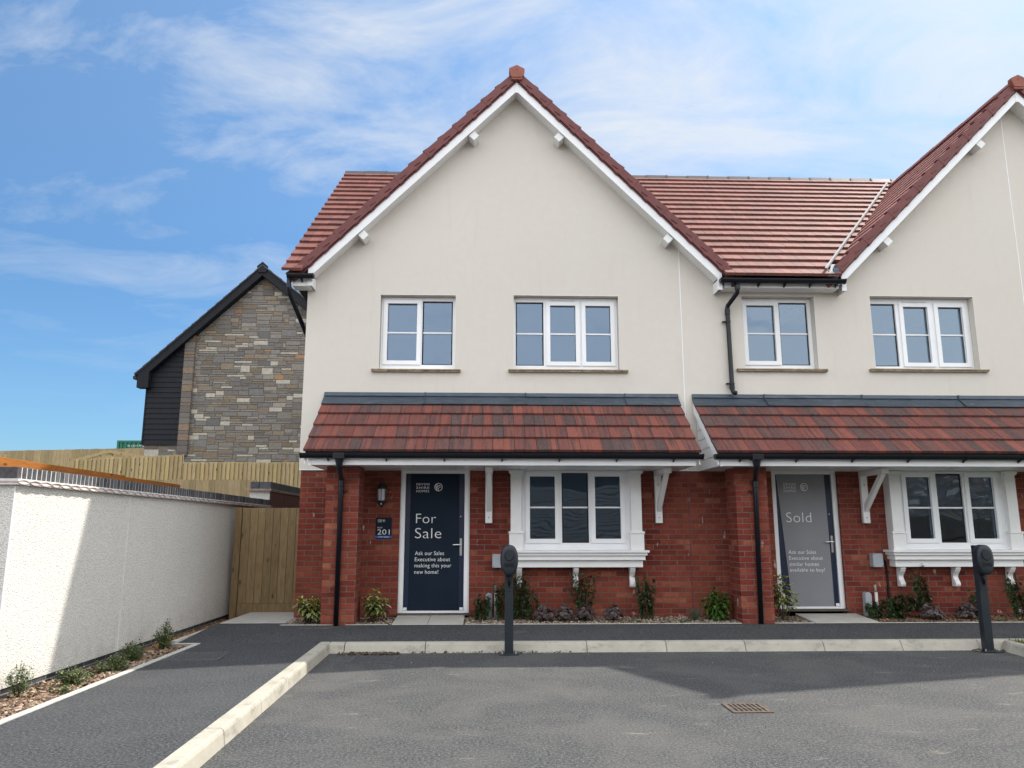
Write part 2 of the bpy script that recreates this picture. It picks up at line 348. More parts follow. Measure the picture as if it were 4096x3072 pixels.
m.col(m.mix(m.ramp(v.outputs['Fac'], [(.50, (0, 0, 0)), (.58, (.9, .9, .9))]), m.tint(), (.40, .40, .13))); M['leaf_spotted'] = m.m
mk('stem', (.07, .055, .03), .8, .2, .2, 20)
# timber
def timber(name, a, b, sc=(1, 1, .16), rough=.85, knots=True):
    m = Mat(name, rough=rough, spec=.2)
    n = m.noise(30, 5, .6, m.mapv(sc), .6)
    c = m.ramp(n, [(.3, a), (.7, b)])
    c = m.mix(1.0, m.tint(), c, 'MULTIPLY')
    if knots:
        v = m.N('ShaderNodeTexVoronoi'); v.inputs['Scale'].default_value = 5.5; m.l.new(m.mapv(tuple(1.3 if q == 1 else .5 for q in sc)), v.inputs['Vector'])
        c = m.mix(m.ramp(v.outputs['Distance'], [(.07, (.85, .85, .85)), (.14, (0, 0, 0))]), c, (.06, .04, .02))
    m.col(c); m.bump(n, .25, .003); M[name] = m.m
timber('fence_timber', (.35, .27, .145), (.50, .40, .235))
timber('gate_timber', (.185, .13, .068), (.28, .205, .115))
timber('far_timber', (.31, .23, .135), (.44, .345, .21))
timber('orange_beam', (.25, .085, .015), (.36, .135, .03), (1, .16, 1))
timber('grey_timber', (.07, .058, .05), (.12, .10, .085))
mk('container_green', (.015, .13, .085), .5, .4, .12, 2)
mk('rust', (.115, .085, .066), .85, .3, .35, 22, bump=.4)
mk('iron_cover', (.075, .076, .078), .6, .4, .35, 30, bump=.7)
mk('sill_stone', (.33, .27, .19), .9, .2, .3, 14, bump=.5)
m = Mat('terracotta_vent', rough=.8); m.col(m.ramp(m.noise(20), [(.3, (.26, .05, .035)), (.7, (.34, .075, .05))])); M['terracotta_vent'] = m.m
mk('plaster_dim', (.16, .20, .27), .9, .2, .04); mk('dark_ridge', (.085, .07, .068), .5, .5, .15, 4); mk('brown_render', (.15, .085, .07), .95, .1, .12, 5)  # plaster_dim: gloom of curtained upstairs rooms put into the wall colour
mk('valley_grp', (.30, .31, .32), .6, .3, .1)
# ================================================================== generic builders
def plate(mb, x0, x1, z0, z1, y0, y1, holes=(), col=None, back=True, axis='y'):
    """wall / frame plate facing -y (front at y0, back at y1) with rectangular holes (xa,xb,za,zb)"""
    xs = sorted({x0, x1, *[min(max(h[i], x0), x1) for h in holes for i in (0, 1)]}); zs = sorted({z0, z1, *[min(max(h[i], z0), z1) for h in holes for i in (2, 3)]})
    T = (lambda x, y, z: (x, y, z)) if axis == 'y' else (lambda x, y, z: (y, x, z))
    for i in range(len(xs)-1):
        for j in range(len(zs)-1):
            a, b, c, d = xs[i], xs[i+1], zs[j], zs[j+1]
            if any(h[0] < (a+b)/2 < h[1] and h[2] < (c+d)/2 < h[3] for h in holes): continue
            mb.quad(T(a, y0, c), T(b, y0, c), T(b, y0, d), T(a, y0, d), col)
            if back: mb.quad(T(b, y1, c), T(a, y1, c), T(a, y1, d), T(b, y1, d), col)
    def ring(a, b, c, d, inn):
        q = [((a, c), (b, c)), ((b, c), (b, d)), ((b, d), (a, d)), ((a, d), (a, c))]
        for (p, r) in q: mb.quad(T(p[0], y0, p[1]), T(p[0], y1, p[1]), T(r[0], y1, r[1]), T(r[0], y0, r[1]), col)
    ring(x0, x1, z0, z1, False)
    for h in holes:
        if h[2] <= z0+1e-6:
            a, b, c, d = max(h[0], x0), min(h[1], x1), z0, h[3]
            for p, r in (((b, c), (b, d)), ((b, d), (a, d)), ((a, d), (a, c))): mb.quad(T(p[0], y0, p[1]), T(p[0], y1, p[1]), T(r[0], y1, r[1]), T(r[0], y0, r[1]), col)
        else: ring(*h, True)
def one(name, mat, parent, fn, smooth=False, bevel=0):
    mb = MB(); fn(mb); return mb.build(name, M[mat], parent, smooth, bevel)
def each(name, mat, parent, items, fn, bevel=0, smooth=False):
    return [one(name, mat, parent, (lambda b, it=it: fn(b, it)), smooth, bevel) for it in items]
def textmesh(body, off=-.003, sp=1.04):
    cu = bpy.data.curves.new("lettering", 'FONT'); cu.body = body; cu.size = 1; cu.resolution_u = 4; cu.fill_mode = 'BOTH'; cu.offset = off; cu.space_character = sp
    o = bpy.data.objects.new("lettering", cu); scn.collection.objects.link(o); bpy.context.view_layer.update()
    me = bpy.data.meshes.new_from_object(o.evaluated_get(bpy.context.evaluated_depsgraph_get()))
    vs = [v.co.copy() for v in me.vertices]; fs = [tuple(p.vertices) for p in me.polygons]
    bpy.data.objects.remove(o); bpy.data.curves.remove(cu); bpy.data.meshes.remove(me); return vs, fs
def put_text(mb, body, x0, x1, z0, z1, y, col=None, fitw=True, off=-.003, sp=1.04):
    vs, fs = textmesh(body, off, sp)
    ax, bx = min(v.x for v in vs), max(v.x for v in vs); az, bz = min(v.y for v in vs), max(v.y for v in vs)
    sz = (z1-z0)/(bz-az); sxx = (x1-x0)/(bx-ax) if fitw else sz
    mb.add([(x0+(v.x-ax)*sxx, y, z0+(v.y-az)*sz) for v in vs], fs, col)
def ringflat(mb, cx, cz, r, t, y, a0=0, a1=360, n=28, col=None, clip=None):
    vs = []; k = 0
    for i in range(n+1):
        a = R_(a0+(a1-a0)*i/n)
        for q in (r-t/2, r+t/2): vs.append((cx+q*math.cos(a), y, cz+q*math.sin(a)))
    mb.add(vs, [(2*i, 2*i+1, 2*i+3, 2*i+2) for i in range(n)], col)
def emblem(mb, cx, cz, r, y):
    t = r*.15
    ringflat(mb, cx, cz, r-t/2, t, y)
    ringflat(mb, cx-r*.38, cz+r*.28, r*.26, t*.9, y, n=18)
    ringflat(mb, cx+r*.72, cz-r*.72, r*.80, t*.9, y, 95, 205, 14)
    ringflat(mb, cx+r*.72, cz-r*.72, r*1.22, t*.9, y, 102, 190, 14)
    ringflat(mb, cx-r*.95, cz-r*.95, r*.95, t*.9, y, 12, 78, 12)
def window(house, x0, x1, z0, z1, y, panels, bar=True, vent=None, room=True, label=None):
    """panels: (xa,xb,za,zb,'c'|'f')"""
    e = .013
    mb = MB(); plate(mb, x0, x1, z0, z1, y, y+.07, [(p[0]-e, p[1]+e, p[2]-e, p[3]+e) for p in panels])
    for i in range(len(panels)):      # drain caps
        cx = (panels[i][0]+panels[i][1])/2; mb.box(cx-.018, cx+.018, y-.006, y-.001, z0+.028, z0+.036)
    if vent: mb.box(vent[0], vent[1], y-.016, y-.001, vent[2], vent[2]+.017); mb.box(vent[0], vent[1], y-.012, y-.001, vent[2]-.012, vent[2]-.004)
    fr = mb.build("window", M['white_upvc'], house, bevel=.003)
    if label: fr["label"] = label
    for p in panels:
        if p[4] == 'c':
            s = MB(); o = .062
            plate(s, p[0]-o, p[1]+o, p[2]-o, p[3]+o, y-.020, y-.002, [p[:4]])
            plate(s, p[0]-.016, p[1]+.016, p[2]-.016, p[3]+.016, y-.001, y+.03, [p[:4]])
            s.build("sash", M['white_upvc'], fr, bevel=.006)
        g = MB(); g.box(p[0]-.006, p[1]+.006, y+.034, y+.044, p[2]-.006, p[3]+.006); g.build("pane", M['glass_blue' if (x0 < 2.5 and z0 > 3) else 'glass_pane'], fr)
        if bar:
            zb = panels[0][5] if len(panels[0]) > 5 else (p[2]+p[3])/2
            b = MB(); b.box(p[0], p[1], y+.018, y+.032, zb-.011, zb+.011); b.build("glazing_bar", M['white_upvc'], fr)
        k = MB(); plate(k, p[0]-.012, p[1]+.012, p[2]-.012, p[3]+.012, y+.031, y+.0335, [(p[0]+.006, p[1]-.006, p[2]+.006, p[3]-.006)]); k.build("gasket", M['gap_dark'], fr)
    return fr
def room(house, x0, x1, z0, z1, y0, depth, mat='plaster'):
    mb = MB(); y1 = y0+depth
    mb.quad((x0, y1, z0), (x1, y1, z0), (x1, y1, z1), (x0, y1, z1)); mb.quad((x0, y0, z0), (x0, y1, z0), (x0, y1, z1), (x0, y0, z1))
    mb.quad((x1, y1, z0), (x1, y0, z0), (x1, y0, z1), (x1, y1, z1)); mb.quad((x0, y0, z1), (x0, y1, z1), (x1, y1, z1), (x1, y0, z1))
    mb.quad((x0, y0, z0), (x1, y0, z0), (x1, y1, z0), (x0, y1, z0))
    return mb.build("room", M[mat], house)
def gutter(mb, x0, x1, yc, zt, r=.058):
    n = 10; pts = []
    for k in range(n+1): a = math.pi+math.pi*k/n; pts.append((yc+r*math.cos(a), zt+r*1.15*math.sin(a)))
    for k in range(n, -1, -1): a = math.pi+math.pi*k/n; pts.append((yc+(r-.005)*math.cos(a), zt+(r-.005)*1.15*math.sin(a)))
    m = len(pts); vs = [(x0, *p) for p in pts]+[(x1, *p) for p in pts]
    mb.add(vs, [(i, (i+1) % m, (i+1) % m+m, i+m) for i in range(m)])
    for xe in (x0, x1):   # stop ends
        mb.prism([(xe-.006, yc+(r+.006)*math.cos(math.pi+math.pi*k/n), zt+.004+(r+.006)*1.15*math.sin(math.pi+math.pi*k/n)) for k in range(n+1)], (.012, 0, 0))
def gutter_clip(mb, x, yc, zt, r=.058, yb=None, wd=.018):
    n = 8; R2 = r+.006
    mb.prism([(x-wd/2, yc+R2*math.cos(math.pi+math.pi*k/n), zt+R2*1.15*math.sin(math.pi+math.pi*k/n)) for k in range(n+1)], (wd, 0, 0))
    yb = yc+.09 if yb is None else yb
    mb.prism([(x-wd/2, yc-.01, zt-r*1.15), (x-wd/2, yb, zt-r*1.15-.035), (x-wd/2, yb, zt-.01), (x-wd/2, yc+r, zt-.01)], (wd, 0, 0))
def tiles(mb, P, u, v, n, length, rows, gauge, pal, tw=.295, keep=None, jit=.0015, last=None, cut=0, halfvar=.5, tk=.036):
    u = Vector(u).normalized(); v = Vector(v).normalized(); n = Vector(n).normalized(); P = Vector(P); hw = tw/2
    for r in range(rows):
        s0 = r*gauge; s1 = s0+gauge+.05
        if last is not None and s1 > last: s1 = last
        off = (r % 2)*hw; k = -1
        while True:
            a = off+k*tw-hw; k += 1
            if a > length: break
            tcol = rnd.choice(pal)
            for hf in (0, 1):
                a0 = max(a+hf*hw, 0); a1 = min(a+(hf+1)*hw, length)
                if a1-a0 < .02: continue
                c = P+u*((a0+a1)/2)+v*(s0+gauge/2)
                if keep and not keep(c): continue
                g0 = .0025 if hf == 0 else .0012; g1 = .0012 if hf == 0 else .0025
                col = tcol if rnd.random() > halfvar else rnd.choice(pal); k_ = rnd.uniform(.88, 1.1); col = tuple(q*k_ for q in col)
                j = rnd.uniform(-jit, jit); t0 = rnd.uniform(-.003, .003)
                def pt(s, t, h): return P+u*s+v*t+n*h
                vs = [pt(a0+g0, s0+t0, .008+j), pt(a1-g1, s0+t0, .008+j), pt(a1-g1, s1, -.010), pt(a0+g0, s1, -.010),
                      pt(a0+g0, s0+t0, tk+j), pt(a1-g1, s0+t0, tk+j), pt(a1-g1, s1, .010), pt(a0+g0, s1, .010)]
                mb.add(vs, [(0,3,2,1),(4,5,6,7),(0,1,5,4),(1,2,6,5),(2,3,7,6),(3,0,4,7)], col)
PAL_CANOPY = [(.185, .058, .044), (.205, .066, .048), (.155, .052, .043), (.17, .058, .046), (.12, .056, .050), (.085, .055, .052)]
PAL_MAIN = [(.19, .070, .057), (.21, .078, .063), (.175, .064, .053), (.185, .075, .06), (.155, .060, .052)]
PAL_SIDE = [(.34, .15, .12), (.37, .165, .135), (.31, .135, .11), (.39, .18, .145)]
TP = .83; ZE = 5.17; YE = -.42; PH = math.atan(TP); YR = 4.1       # main roof: eave line and tangent of pitch
def zmain(y): return ZE+TP*(y-YE)
AZ = 8.60                                                          # gable roof plane  z = AZ-|x-cx|
GX = (.44, 8.57)
NR = 19; SL = (YR-YE)/math.cos(PH); GA = SL/NR
# ================================================================== ground, road, path, kerbs
def ground():
    mb = MB(); mb.quad((-900, -900, -.06), (900, -900, -.06), (900, 900, -.06), (-900, 900, -.06)); struct(mb.build("ground", M['earth']))
    mb = MB(); # raised gardens climbing behind the houses
    xs = [-60, -30, -12, -4.2, -2.7]; ys = [1.2, 4, 8, 12, 20, 60, 200]; zs = [.1, .6, 1.2, 1.8, 2.6, 4.6, 4.9]
    b = [(x, y, z) for y, z in zip(ys, zs) for x in xs]; n = len(xs)
    mb.add(b, [(j*n+i, j*n+i+1, (j+1)*n+i+1, (j+1)*n+i) for j in range(len(ys)-1) for i in range(n-1)]); struct(mb.build("hillside", M['grass_base']))
    mb = MB(); mb.quad((-1.85, -70, 0), (60, -70, 0), (60, -1.96, 0), (-1.85, -1.96, 0)); struct(mb.build("road", M['tarmac']))
    mb = MB()
    X0, X1 = -3.32, 13
    def strip(pts): mb.add([p for q in pts for p in q], [(2*i, 2*i+1, 2*i+3, 2*i+2) for i in range(len(pts)-1)])
    mb.quad((X0, -7.6, .104), (-1.80, -7.6, .104), (-1.85, -1.9, .106), (X0, -1.9, .106))
    strip([((-3.6, -1.9, .106), (X1, -1.9, .106)), ((-3.6, -.735, .166), (X1, -.735, .166))])
    mb.quad((-3.6, -.735, .166), (-2.72, -.735, .166), (-2.72, -.5, .166), (-3.6, -.5, .166))
    mb.quad((-3.6, -2.0, .1055), (X0, -2.0, .1055), (X0, -1.9, .106), (-3.6, -1.9, .106))
    mb.quad((-40, -70, .1), (-1.9, -70, .1), (-1.9, -7.6, .104), (-40, -7.6, .104))
    mb.quad((-40, -7.6, .104), (-3.32, -7.6, .104), (-3.32, -5.9, .104), (-40, -5.9, .104))
    struct(mb.build("path", M['path_tarmac']))
    # kerb stones
    mb = MB()
    def kfront(x0, x1):
        mb.prism([(x0, -2.02, -.05), (x0, -2.02, 0), (x0, -1.975, .085), (x0, -1.955, .105), (x0, -1.935, .112), (x0, -1.862, .112), (x0, -1.862, -.05)], (x1-x0, 0, 0))
    def kleft(y0, y1, sk=0):
        bx_ = -1.80-.018*(y0+2.1); mb.prism([(bx_+q, y0, z) for q, z in ((0, -.05), (0, 0), (-.010, .085), (-.018, .103), (-.034, .112), (-.135, .112), (-.135, -.05))], (-.018*(y1-y0), y1-y0, 0))
    xs = [-1.74, -1.66]+[-.705+i*.937 for i in range(9)]; xs = [x for x in xs if x < 6.2]
    kfront(-1.815, -1.645)
    js = [-1.64, -.703, .245, 1.19, 2.13, 3.07, 4.01, 4.95, 5.885, 6.285]
    for a, b in zip(js[:-1], js[1:]): kfront(a+.003, b-.003)
    ys = [-1.86, -2.18, -3.1, -4.02, -4.94, -5.86]
    for b, a in zip(ys[:-1], ys[1:]): kleft(a+.003, b-.003 if b < -2 else b)
    kleft(-6.8, -5.866); kleft(-7.6, -6.806)
    def kright(p, q):   # kerb on the right of the bay
        p = Vector(p); q = Vector(q); d = (q-p).normalized(); s = Vector((d.y, -d.x, 0)); s = s if s.x > 0 else -s
        mb.prism([p+Vector((0, 0, -.05)), p, p+s*.04+Vector((0, 0, .09)), p+s*.06+Vector((0, 0, .111)), p+s*.15+Vector((0, 0, .111)), p+s*.15+Vector((0, 0, -.05))], q-p)
    kright((6.13, -2.0, 0), (6.1, -2.2, 0)); kright((6.1, -2.205, 0), (6.0, -3.1, 0)); kright((6.0, -3.105, 0), (5.97, -4.0, 0)); kright((5.97, -4.005, 0), (5.97, -6.5, 0))
    struct(mb.build("kerb", M['kerb_concrete'], bevel=.006))
    mb = MB(); mb.box(6.29, 12, -1.98, -1.86, -.04, .112); struct(mb.build("kerb", M['kerb_concrete'], bevel=.006))
    mb = MB(); mb.quad((6.1, -6.5, .085), (12, -6.5, .085), (12, -1.97, .09), (6.26, -1.97, .09)); mb.quad((6.0, -6.5, .01), (6.1, -6.5, .085), (6.26, -1.97, .09), (6.2, -1.97, .01)); struct(mb.build("verge", M['grass_base']))
    # edging strips beside beds
    mb = MB()
    mb.box(-3.37, -3.31, -5.9, -1.99, -.02, .116); mb.box(-3.62, -3.31, -1.99, -1.945, -.02, .116); mb.box(-3.65, -3.60, -1.945, -.52, -.02, .14)
    for a, b in ((-2.72, -2.0), (-1.86, -1.3), (-.28, 3.45), (3.9, 4.45), (5.37, 12)): mb.box(a, b, -.735, -.70, .05, .172)
    struct(mb.build("path_edging", M['edging'], bevel=.004))
    # planting beds
    mb = MB()
    mb.quad((-4.01, -5.9, .02), (-3.37, -5.9, .085), (-3.37, -1.99, .085), (-4.01, -1.99, .02)); mb.quad((-4.01, -1.99, .02), (-3.65, -1.99, .09), (-3.65, .9, .09), (-4.01, .9, .03))
    for a, b in ((-2.7, -1.25), (-.3, 4.5), (5.35, 12)): mb.quad((a, -.70, .155), (b, -.70, .155), (b, .03, .17), (a, .03, .17))
    struct(mb.build("soil", M['soil']))
    mb = MB(); mb.box(-3.58, -2.63, -.5, .88, .02, .172); struct(mb.build("gate_slab", M['slab_concrete'], bevel=.004))
    for c, a, b, c0 in ((-.77, -1.25, -.30, -.78), (4.92, 4.47, 5.36, 4.93)):
        mb = MB()
        for p, q in ((a, c0-.003), (c0+.003, b)):
            vs = [(p, -.735, .172), (q, -.735, .172), (q, .0, .215), (p, .0, .215)]; mb.add(vs+[(x, y, .05) for x, y, z in vs], [(0,1,2,3), (4,7,6,5), (0,4,5,1), (1,5,6,2), (2,6,7,3), (3,7,4,0)])
        struct(mb.build("door_slab", M['slab_concrete'], bevel=.004))
ground()
# ================================================================== houses
def canopy(house, x0, x1, soff, left_cheek):
    ys, zs = -1.15, 2.42; zt = 3.33; sl = Vector((0, 1.15, zt-zs)); Ls = sl.length; vdir = sl.normalized(); nn = Vector((0, -vdir.z, vdir.y))
    mb = MB(); tiles(mb, (x0, ys, zs), (1, 0, 0), vdir, nn, x1-x0, 4, .325, PAL_CANOPY, last=Ls-.02, halfvar=.75, tk=.048)
    rf = mb.build("canopy_roof", M['canopy_tile'], house)
    one("roof_deck", 'gap_dark', rf, lambda b: b.prism([(x0+.02, ys+.02, zs-.03), (x0+.02, -.002, zt-.05), (x0+.02, -.002, zt-.02), (x0+.02, ys+.02, zs)], (x1-x0-.04, 0, 0)))
    def flash(b):
        xx = x0+.0; seg = 1.5; k = 0
        pt = Vector((0, 0, zt))+nn*.045; dn = pt-vdir*.235; 
        while xx < x1-.01:
            xe = min(xx+(seg if k or x0 < 0 else 1.1), x1); e = .006*(k % 2)
            b.prism([(xx+.002, -.006-e, 3.425), (xx+.002, -.022-e, 3.425), (xx+.002, pt.y-.022-e, pt.z+.008), (xx+.002, pt.y-.022-e, pt.z+.0), (xx+.002, pt.y+.012, pt.z-.0), (xx+.002, -.004, 3.33)], (xe-xx+(.03 if xe < x1 else 0), 0, 0))
            q0 = pt+nn*(.003+e); q1 = dn+nn*(.001+e)
            b.prism([(xx, q0.y, q0.z-.003), (xx, q1.y, q1.z), (xx, q1.y+.012, q1.z-.012), (xx, q0.y+.02, q0.z-.012)], (xe-xx+(.03 if xe < x1 else 0), 0, 0)); (b.box(xx-.007, xx+.007, pt.y-.036, pt.y-.004, pt.z+.006, 3.425), b.prism([(xx-.007, q0.y-.008, q0.z+.002), (xx-.007, q1.y-.010, q1.z+.006), (xx-.007, q1.y, q1.z), (xx-.007, q0.y, q0.z-.004)], (.014, 0, 0))) if k else None; xx = xe; k += 1
    one("lead_flashing", 'lead', house, flash)
    # fascia, soffit, gutter
    f = one("fascia", 'white_upvc', house, lambda b: (b.box(soff[0], soff[1], -1.085, -1.065, 2.255, 2.41), b.box(soff[0]-.012, soff[0]+.03, -1.09, -1.086, 2.25, 2.41), [b.box(x, x+.045, -1.089, -1.0855, 2.253, 2.408) for x in ((soff[0]+2.95,) if soff[0] < 0 else (soff[0]+3.1,))]), bevel=.004)
    def sof(b):
        b.box(soff[0]+.005, soff[1]-.005, -1.06, -.001, 2.279, 2.29); x = soff[0]+.004
        while x < soff[1]-.1: b.box(x, x+.096, -1.062, -.002, 2.266, 2.2785); x += .101
    one("soffit", 'white_upvc', house, sof)
    one("soffit_seams", 'seam_grey', f, lambda b: b.box(soff[0]+.02, soff[1]-.02, -1.058, -.01, 2.2788, 2.2789))
    def cheek(b, xc):
        n = 7
        for i in range(n):
            za, zb = 2.26+i*.15, 2.26+(i+1)*.15-.008
            ya = max(-1.06, -1.06+max(0, (za+.03-2.40))/.79); yb = max(-1.06, -1.06+max(0, (zb+.03-2.40))/.79)
            if ya > -.03: break
            b.prism([(xc, ya, za), (xc, -.004, za), (xc, -.004, zb), (xc, min(yb, -.004), zb)], (.014, 0, 0))
    each("cheek_boards", 'white_upvc', house, (soff[0]-.002, soff[1]-.012), cheek)
    each("barge_board", 'white_upvc', house, (x0+.01, x1-.026), lambda b, x: b.prism([(x, -1.12, 2.27), (x, -1.12, 2.40), (x, -.02, 3.28), (x, -.02, 3.14)], (.016, 0, 0)))
    g0, g1 = x0-.03, x1+.015
    yg, zg = -1.155, 2.402
    g = one("gutter", 'black_pvc', house, lambda b: gutter(b, g0, g1, yg, zg), smooth=False)
    each("gutter_clip", 'black_pvc', g, [g0+.35+.77*k for k in range(20) if g0+.35+.77*k < min(g1, 8.6)], lambda b, x: gutter_clip(b, x, yg, zg, yb=-1.09))
    return rf
def downpipe(house, pts, collars, brackets, side=1):
    mb = MB(); mb.tube(pts, .034, 14); o = mb.build("downpipe", M['black_pvc'], house, smooth=True)
    each("pipe_socket", 'black_pvc', o, collars, lambda mb, c: mb.lathe([(.036, 0), (.041, .004), (.041, c[3]-.004), (.036, c[3])], c[:3], 14))
    def brk(mb, c):
        x, y, z = c; mb.lathe([(.0415, -.014), (.0415, .014)], (x, y, z), 14); mb.box(min(x+side*.03, x+side*.085), max(x+side*.03, x+side*.085), y-.002, y+.03, z-.013, z+.013); mb.box(x-.02, x+.02, y+.01, y+.06, z-.02, z+.02)
    each("pipe_bracket", 'black_pvc', o, brackets, brk)
    return o
def gallows(house, x):
    b = MB(); b.box(x-.05, x+.05, -.062, 0, 1.5, 2.19)
    b.box(x-.052, x+.052, -.70, 0, 2.185, 2.262)
    b.prism([(x-.032, -.062, 1.66), (x-.032, -.062, 1.77), (x-.032, -.55, 2.184), (x-.032, -.66, 2.184)], (.064, 0, 0))
    o = b.build("gallows_bracket", M['white_trim'], house, bevel=.006)
    each("bolt_head", 'seam_grey', o, (1.58, 2.06), lambda q, z: q.tube([(x, -.0622, z), (x, -.067, z)], .010, 10))
def bay(house, ox):
    mb = MB()
    mb.box(ox+.362, ox+.512, -.135, .02, 1.12, 2.264); mb.box(ox+2.085, ox+2.235, -.135, .02, 1.12, 2.264)
    mb.box(ox+.5, ox+2.09, -.10, .02, 2.245, 2.264); mb.box(ox+.5, ox+2.09, -.10, .02, 1.12, 1.15)
    b = mb.build("bay_window", M['white_trim'], house, bevel=.004)
    for m in (ox+.427, ox+2.17):
        p = MB()
        p.box(m-.077, m+.077, -.196, -.12, 1.372, 2.264); p.box(m-.098, m+.098, -.208, -.115, 1.118, 1.350)
        p.prism([(m-.106, -.222, 1.351), (m-.106, -.222, 1.364), (m-.106, -.214, 1.376), (m-.106, -.198, 1.384), (m-.106, -.115, 1.384), (m-.106, -.115, 1.351)], (.212, 0, 0))
        p.box(m-.081, m+.081, -.202, -.12, 2.126, 2.136)
        p.prism([(m-.083, -.197, 2.20), (m-.083, -.206, 2.205), (m-.083, -.226, 2.228), (m-.083, -.228, 2.258), (m-.083, -.12, 2.258), (m-.083, -.12, 2.2)], (.166, 0, 0))
        p.prism([(m-.081, -.16, 2.2), (m-.106, -.16, 2.228), (m-.106, -.16, 2.256), (m+.106, -.16, 2.256), (m+.106, -.16, 2.228), (m+.081, -.16, 2.2)], (0, -.06, 0))
        p.build("pilaster", M['white_trim'], b, bevel=.003)
    s = MB()
    for (e, z0, z1, y) in ((.272, 1.085, 1.118, -.285), (.298, 1.045, 1.083, -.255), (.322, .98, 1.043, -.225), (.35, .878, .978, -.17)): s.box(ox+e, ox+2.597-e, y, .01, z0, z1)
    s.build("bay_sill", M['white_trim'], b, bevel=.004)
    for x in (.477, 1.29, 2.107):
        pr = [(0, .877), (-.135, .877), (-.135, .845), (-.125, .838)]
        for k in range(17):
            t = k/16; pr.append((-.088-.034*math.cos(2*math.pi*(t*1.15))*(1-.15*t)+.02*t, .838-.243*t))
        pr.append((0, .595)); c = MB(); c.prism([(ox+x-.037, y, z) for y, z in pr], (.074, 0, 0)); c.build("corbel", M['white_trim'], b, bevel=.003)
    y = -.12; X0, X1 = ox+.513, ox+2.086
    P = [(.63, .996, 1.278, 2.172, 'c'), (1.108, 1.473, 1.232, 2.212, 'f'), (1.58, 1.951, 1.278, 2.172, 'c')]
    P = [(ox+p[0], ox+p[1], p[2], p[3], p[4], 1.725) for p in P]
    w_ = window(house, X0, X1, 1.15, 2.262, y, P, vent=(ox+1.10, ox+1.48, 2.235))
    one("cill", 'white_upvc', w_, lambda q: q.box(X0, X1, y-.03, y-.001, 1.120, 1.150), bevel=.003)
def door(house, x0, x1, z0, z1, yd, hinge_strip_left, banner_mat):
    mb = MB(); t = .075
    plate(mb, x0, x1, z0, z1, yd, yd+.07, [(x0+t, x1-t, z0+.03, z1-t)])
    plate(mb, x0+.02, x1-.02, z0+.0, z1-.02, yd-.012, yd, [(x0+t, x1-t, z0+.03, z1-t)])
    d = mb.build("door", M['white_upvc'], house, bevel=.004)
    one("door_leaf", 'navy_door', d, lambda b: b.box(x0+t+.003, x1-t-.003, yd+.015, yd+.06, z0+.034, z1-t-.003), bevel=.003)
    one("threshold", 'grey_timber', d, lambda b: b.box(x0-.03, x1+.03, yd-.085, yd+.05, z0-.028, z0-.004))
    hx = x1-t-.048; zc = z0+.955
    def hnd(b):
        b.box(hx-.016, hx+.016, yd+.003, yd+.0145, zc-.155, zc+.09)
        b.tube([(hx, yd+.01, zc), (hx, yd-.045, zc)], .010, 10); b.tube([(hx+.004, yd-.045, zc), (hx-.06, yd-.048, zc+.001), (hx-.115, yd-.044, zc-.003)], [.0105, .010, .009], 10)
        b.lathe([(.0, 0)], (0, 0, 0), 3) if False else None
    one("handle", 'steel', d, hnd, bevel=.003)
    one("peephole", 'steel', d, lambda b: b.tube([(hx-.008, yd+.012, z0+1.36), (hx-.008, yd+.016, z0+1.36)], .009, 12))
    each("hinge", 'white_upvc', d, (x0+t+.004, x1-t-.058), lambda b, xx: b.box(xx, xx+.05, yd-.004, yd+.012, z0+.036, z0+.075))
    return d
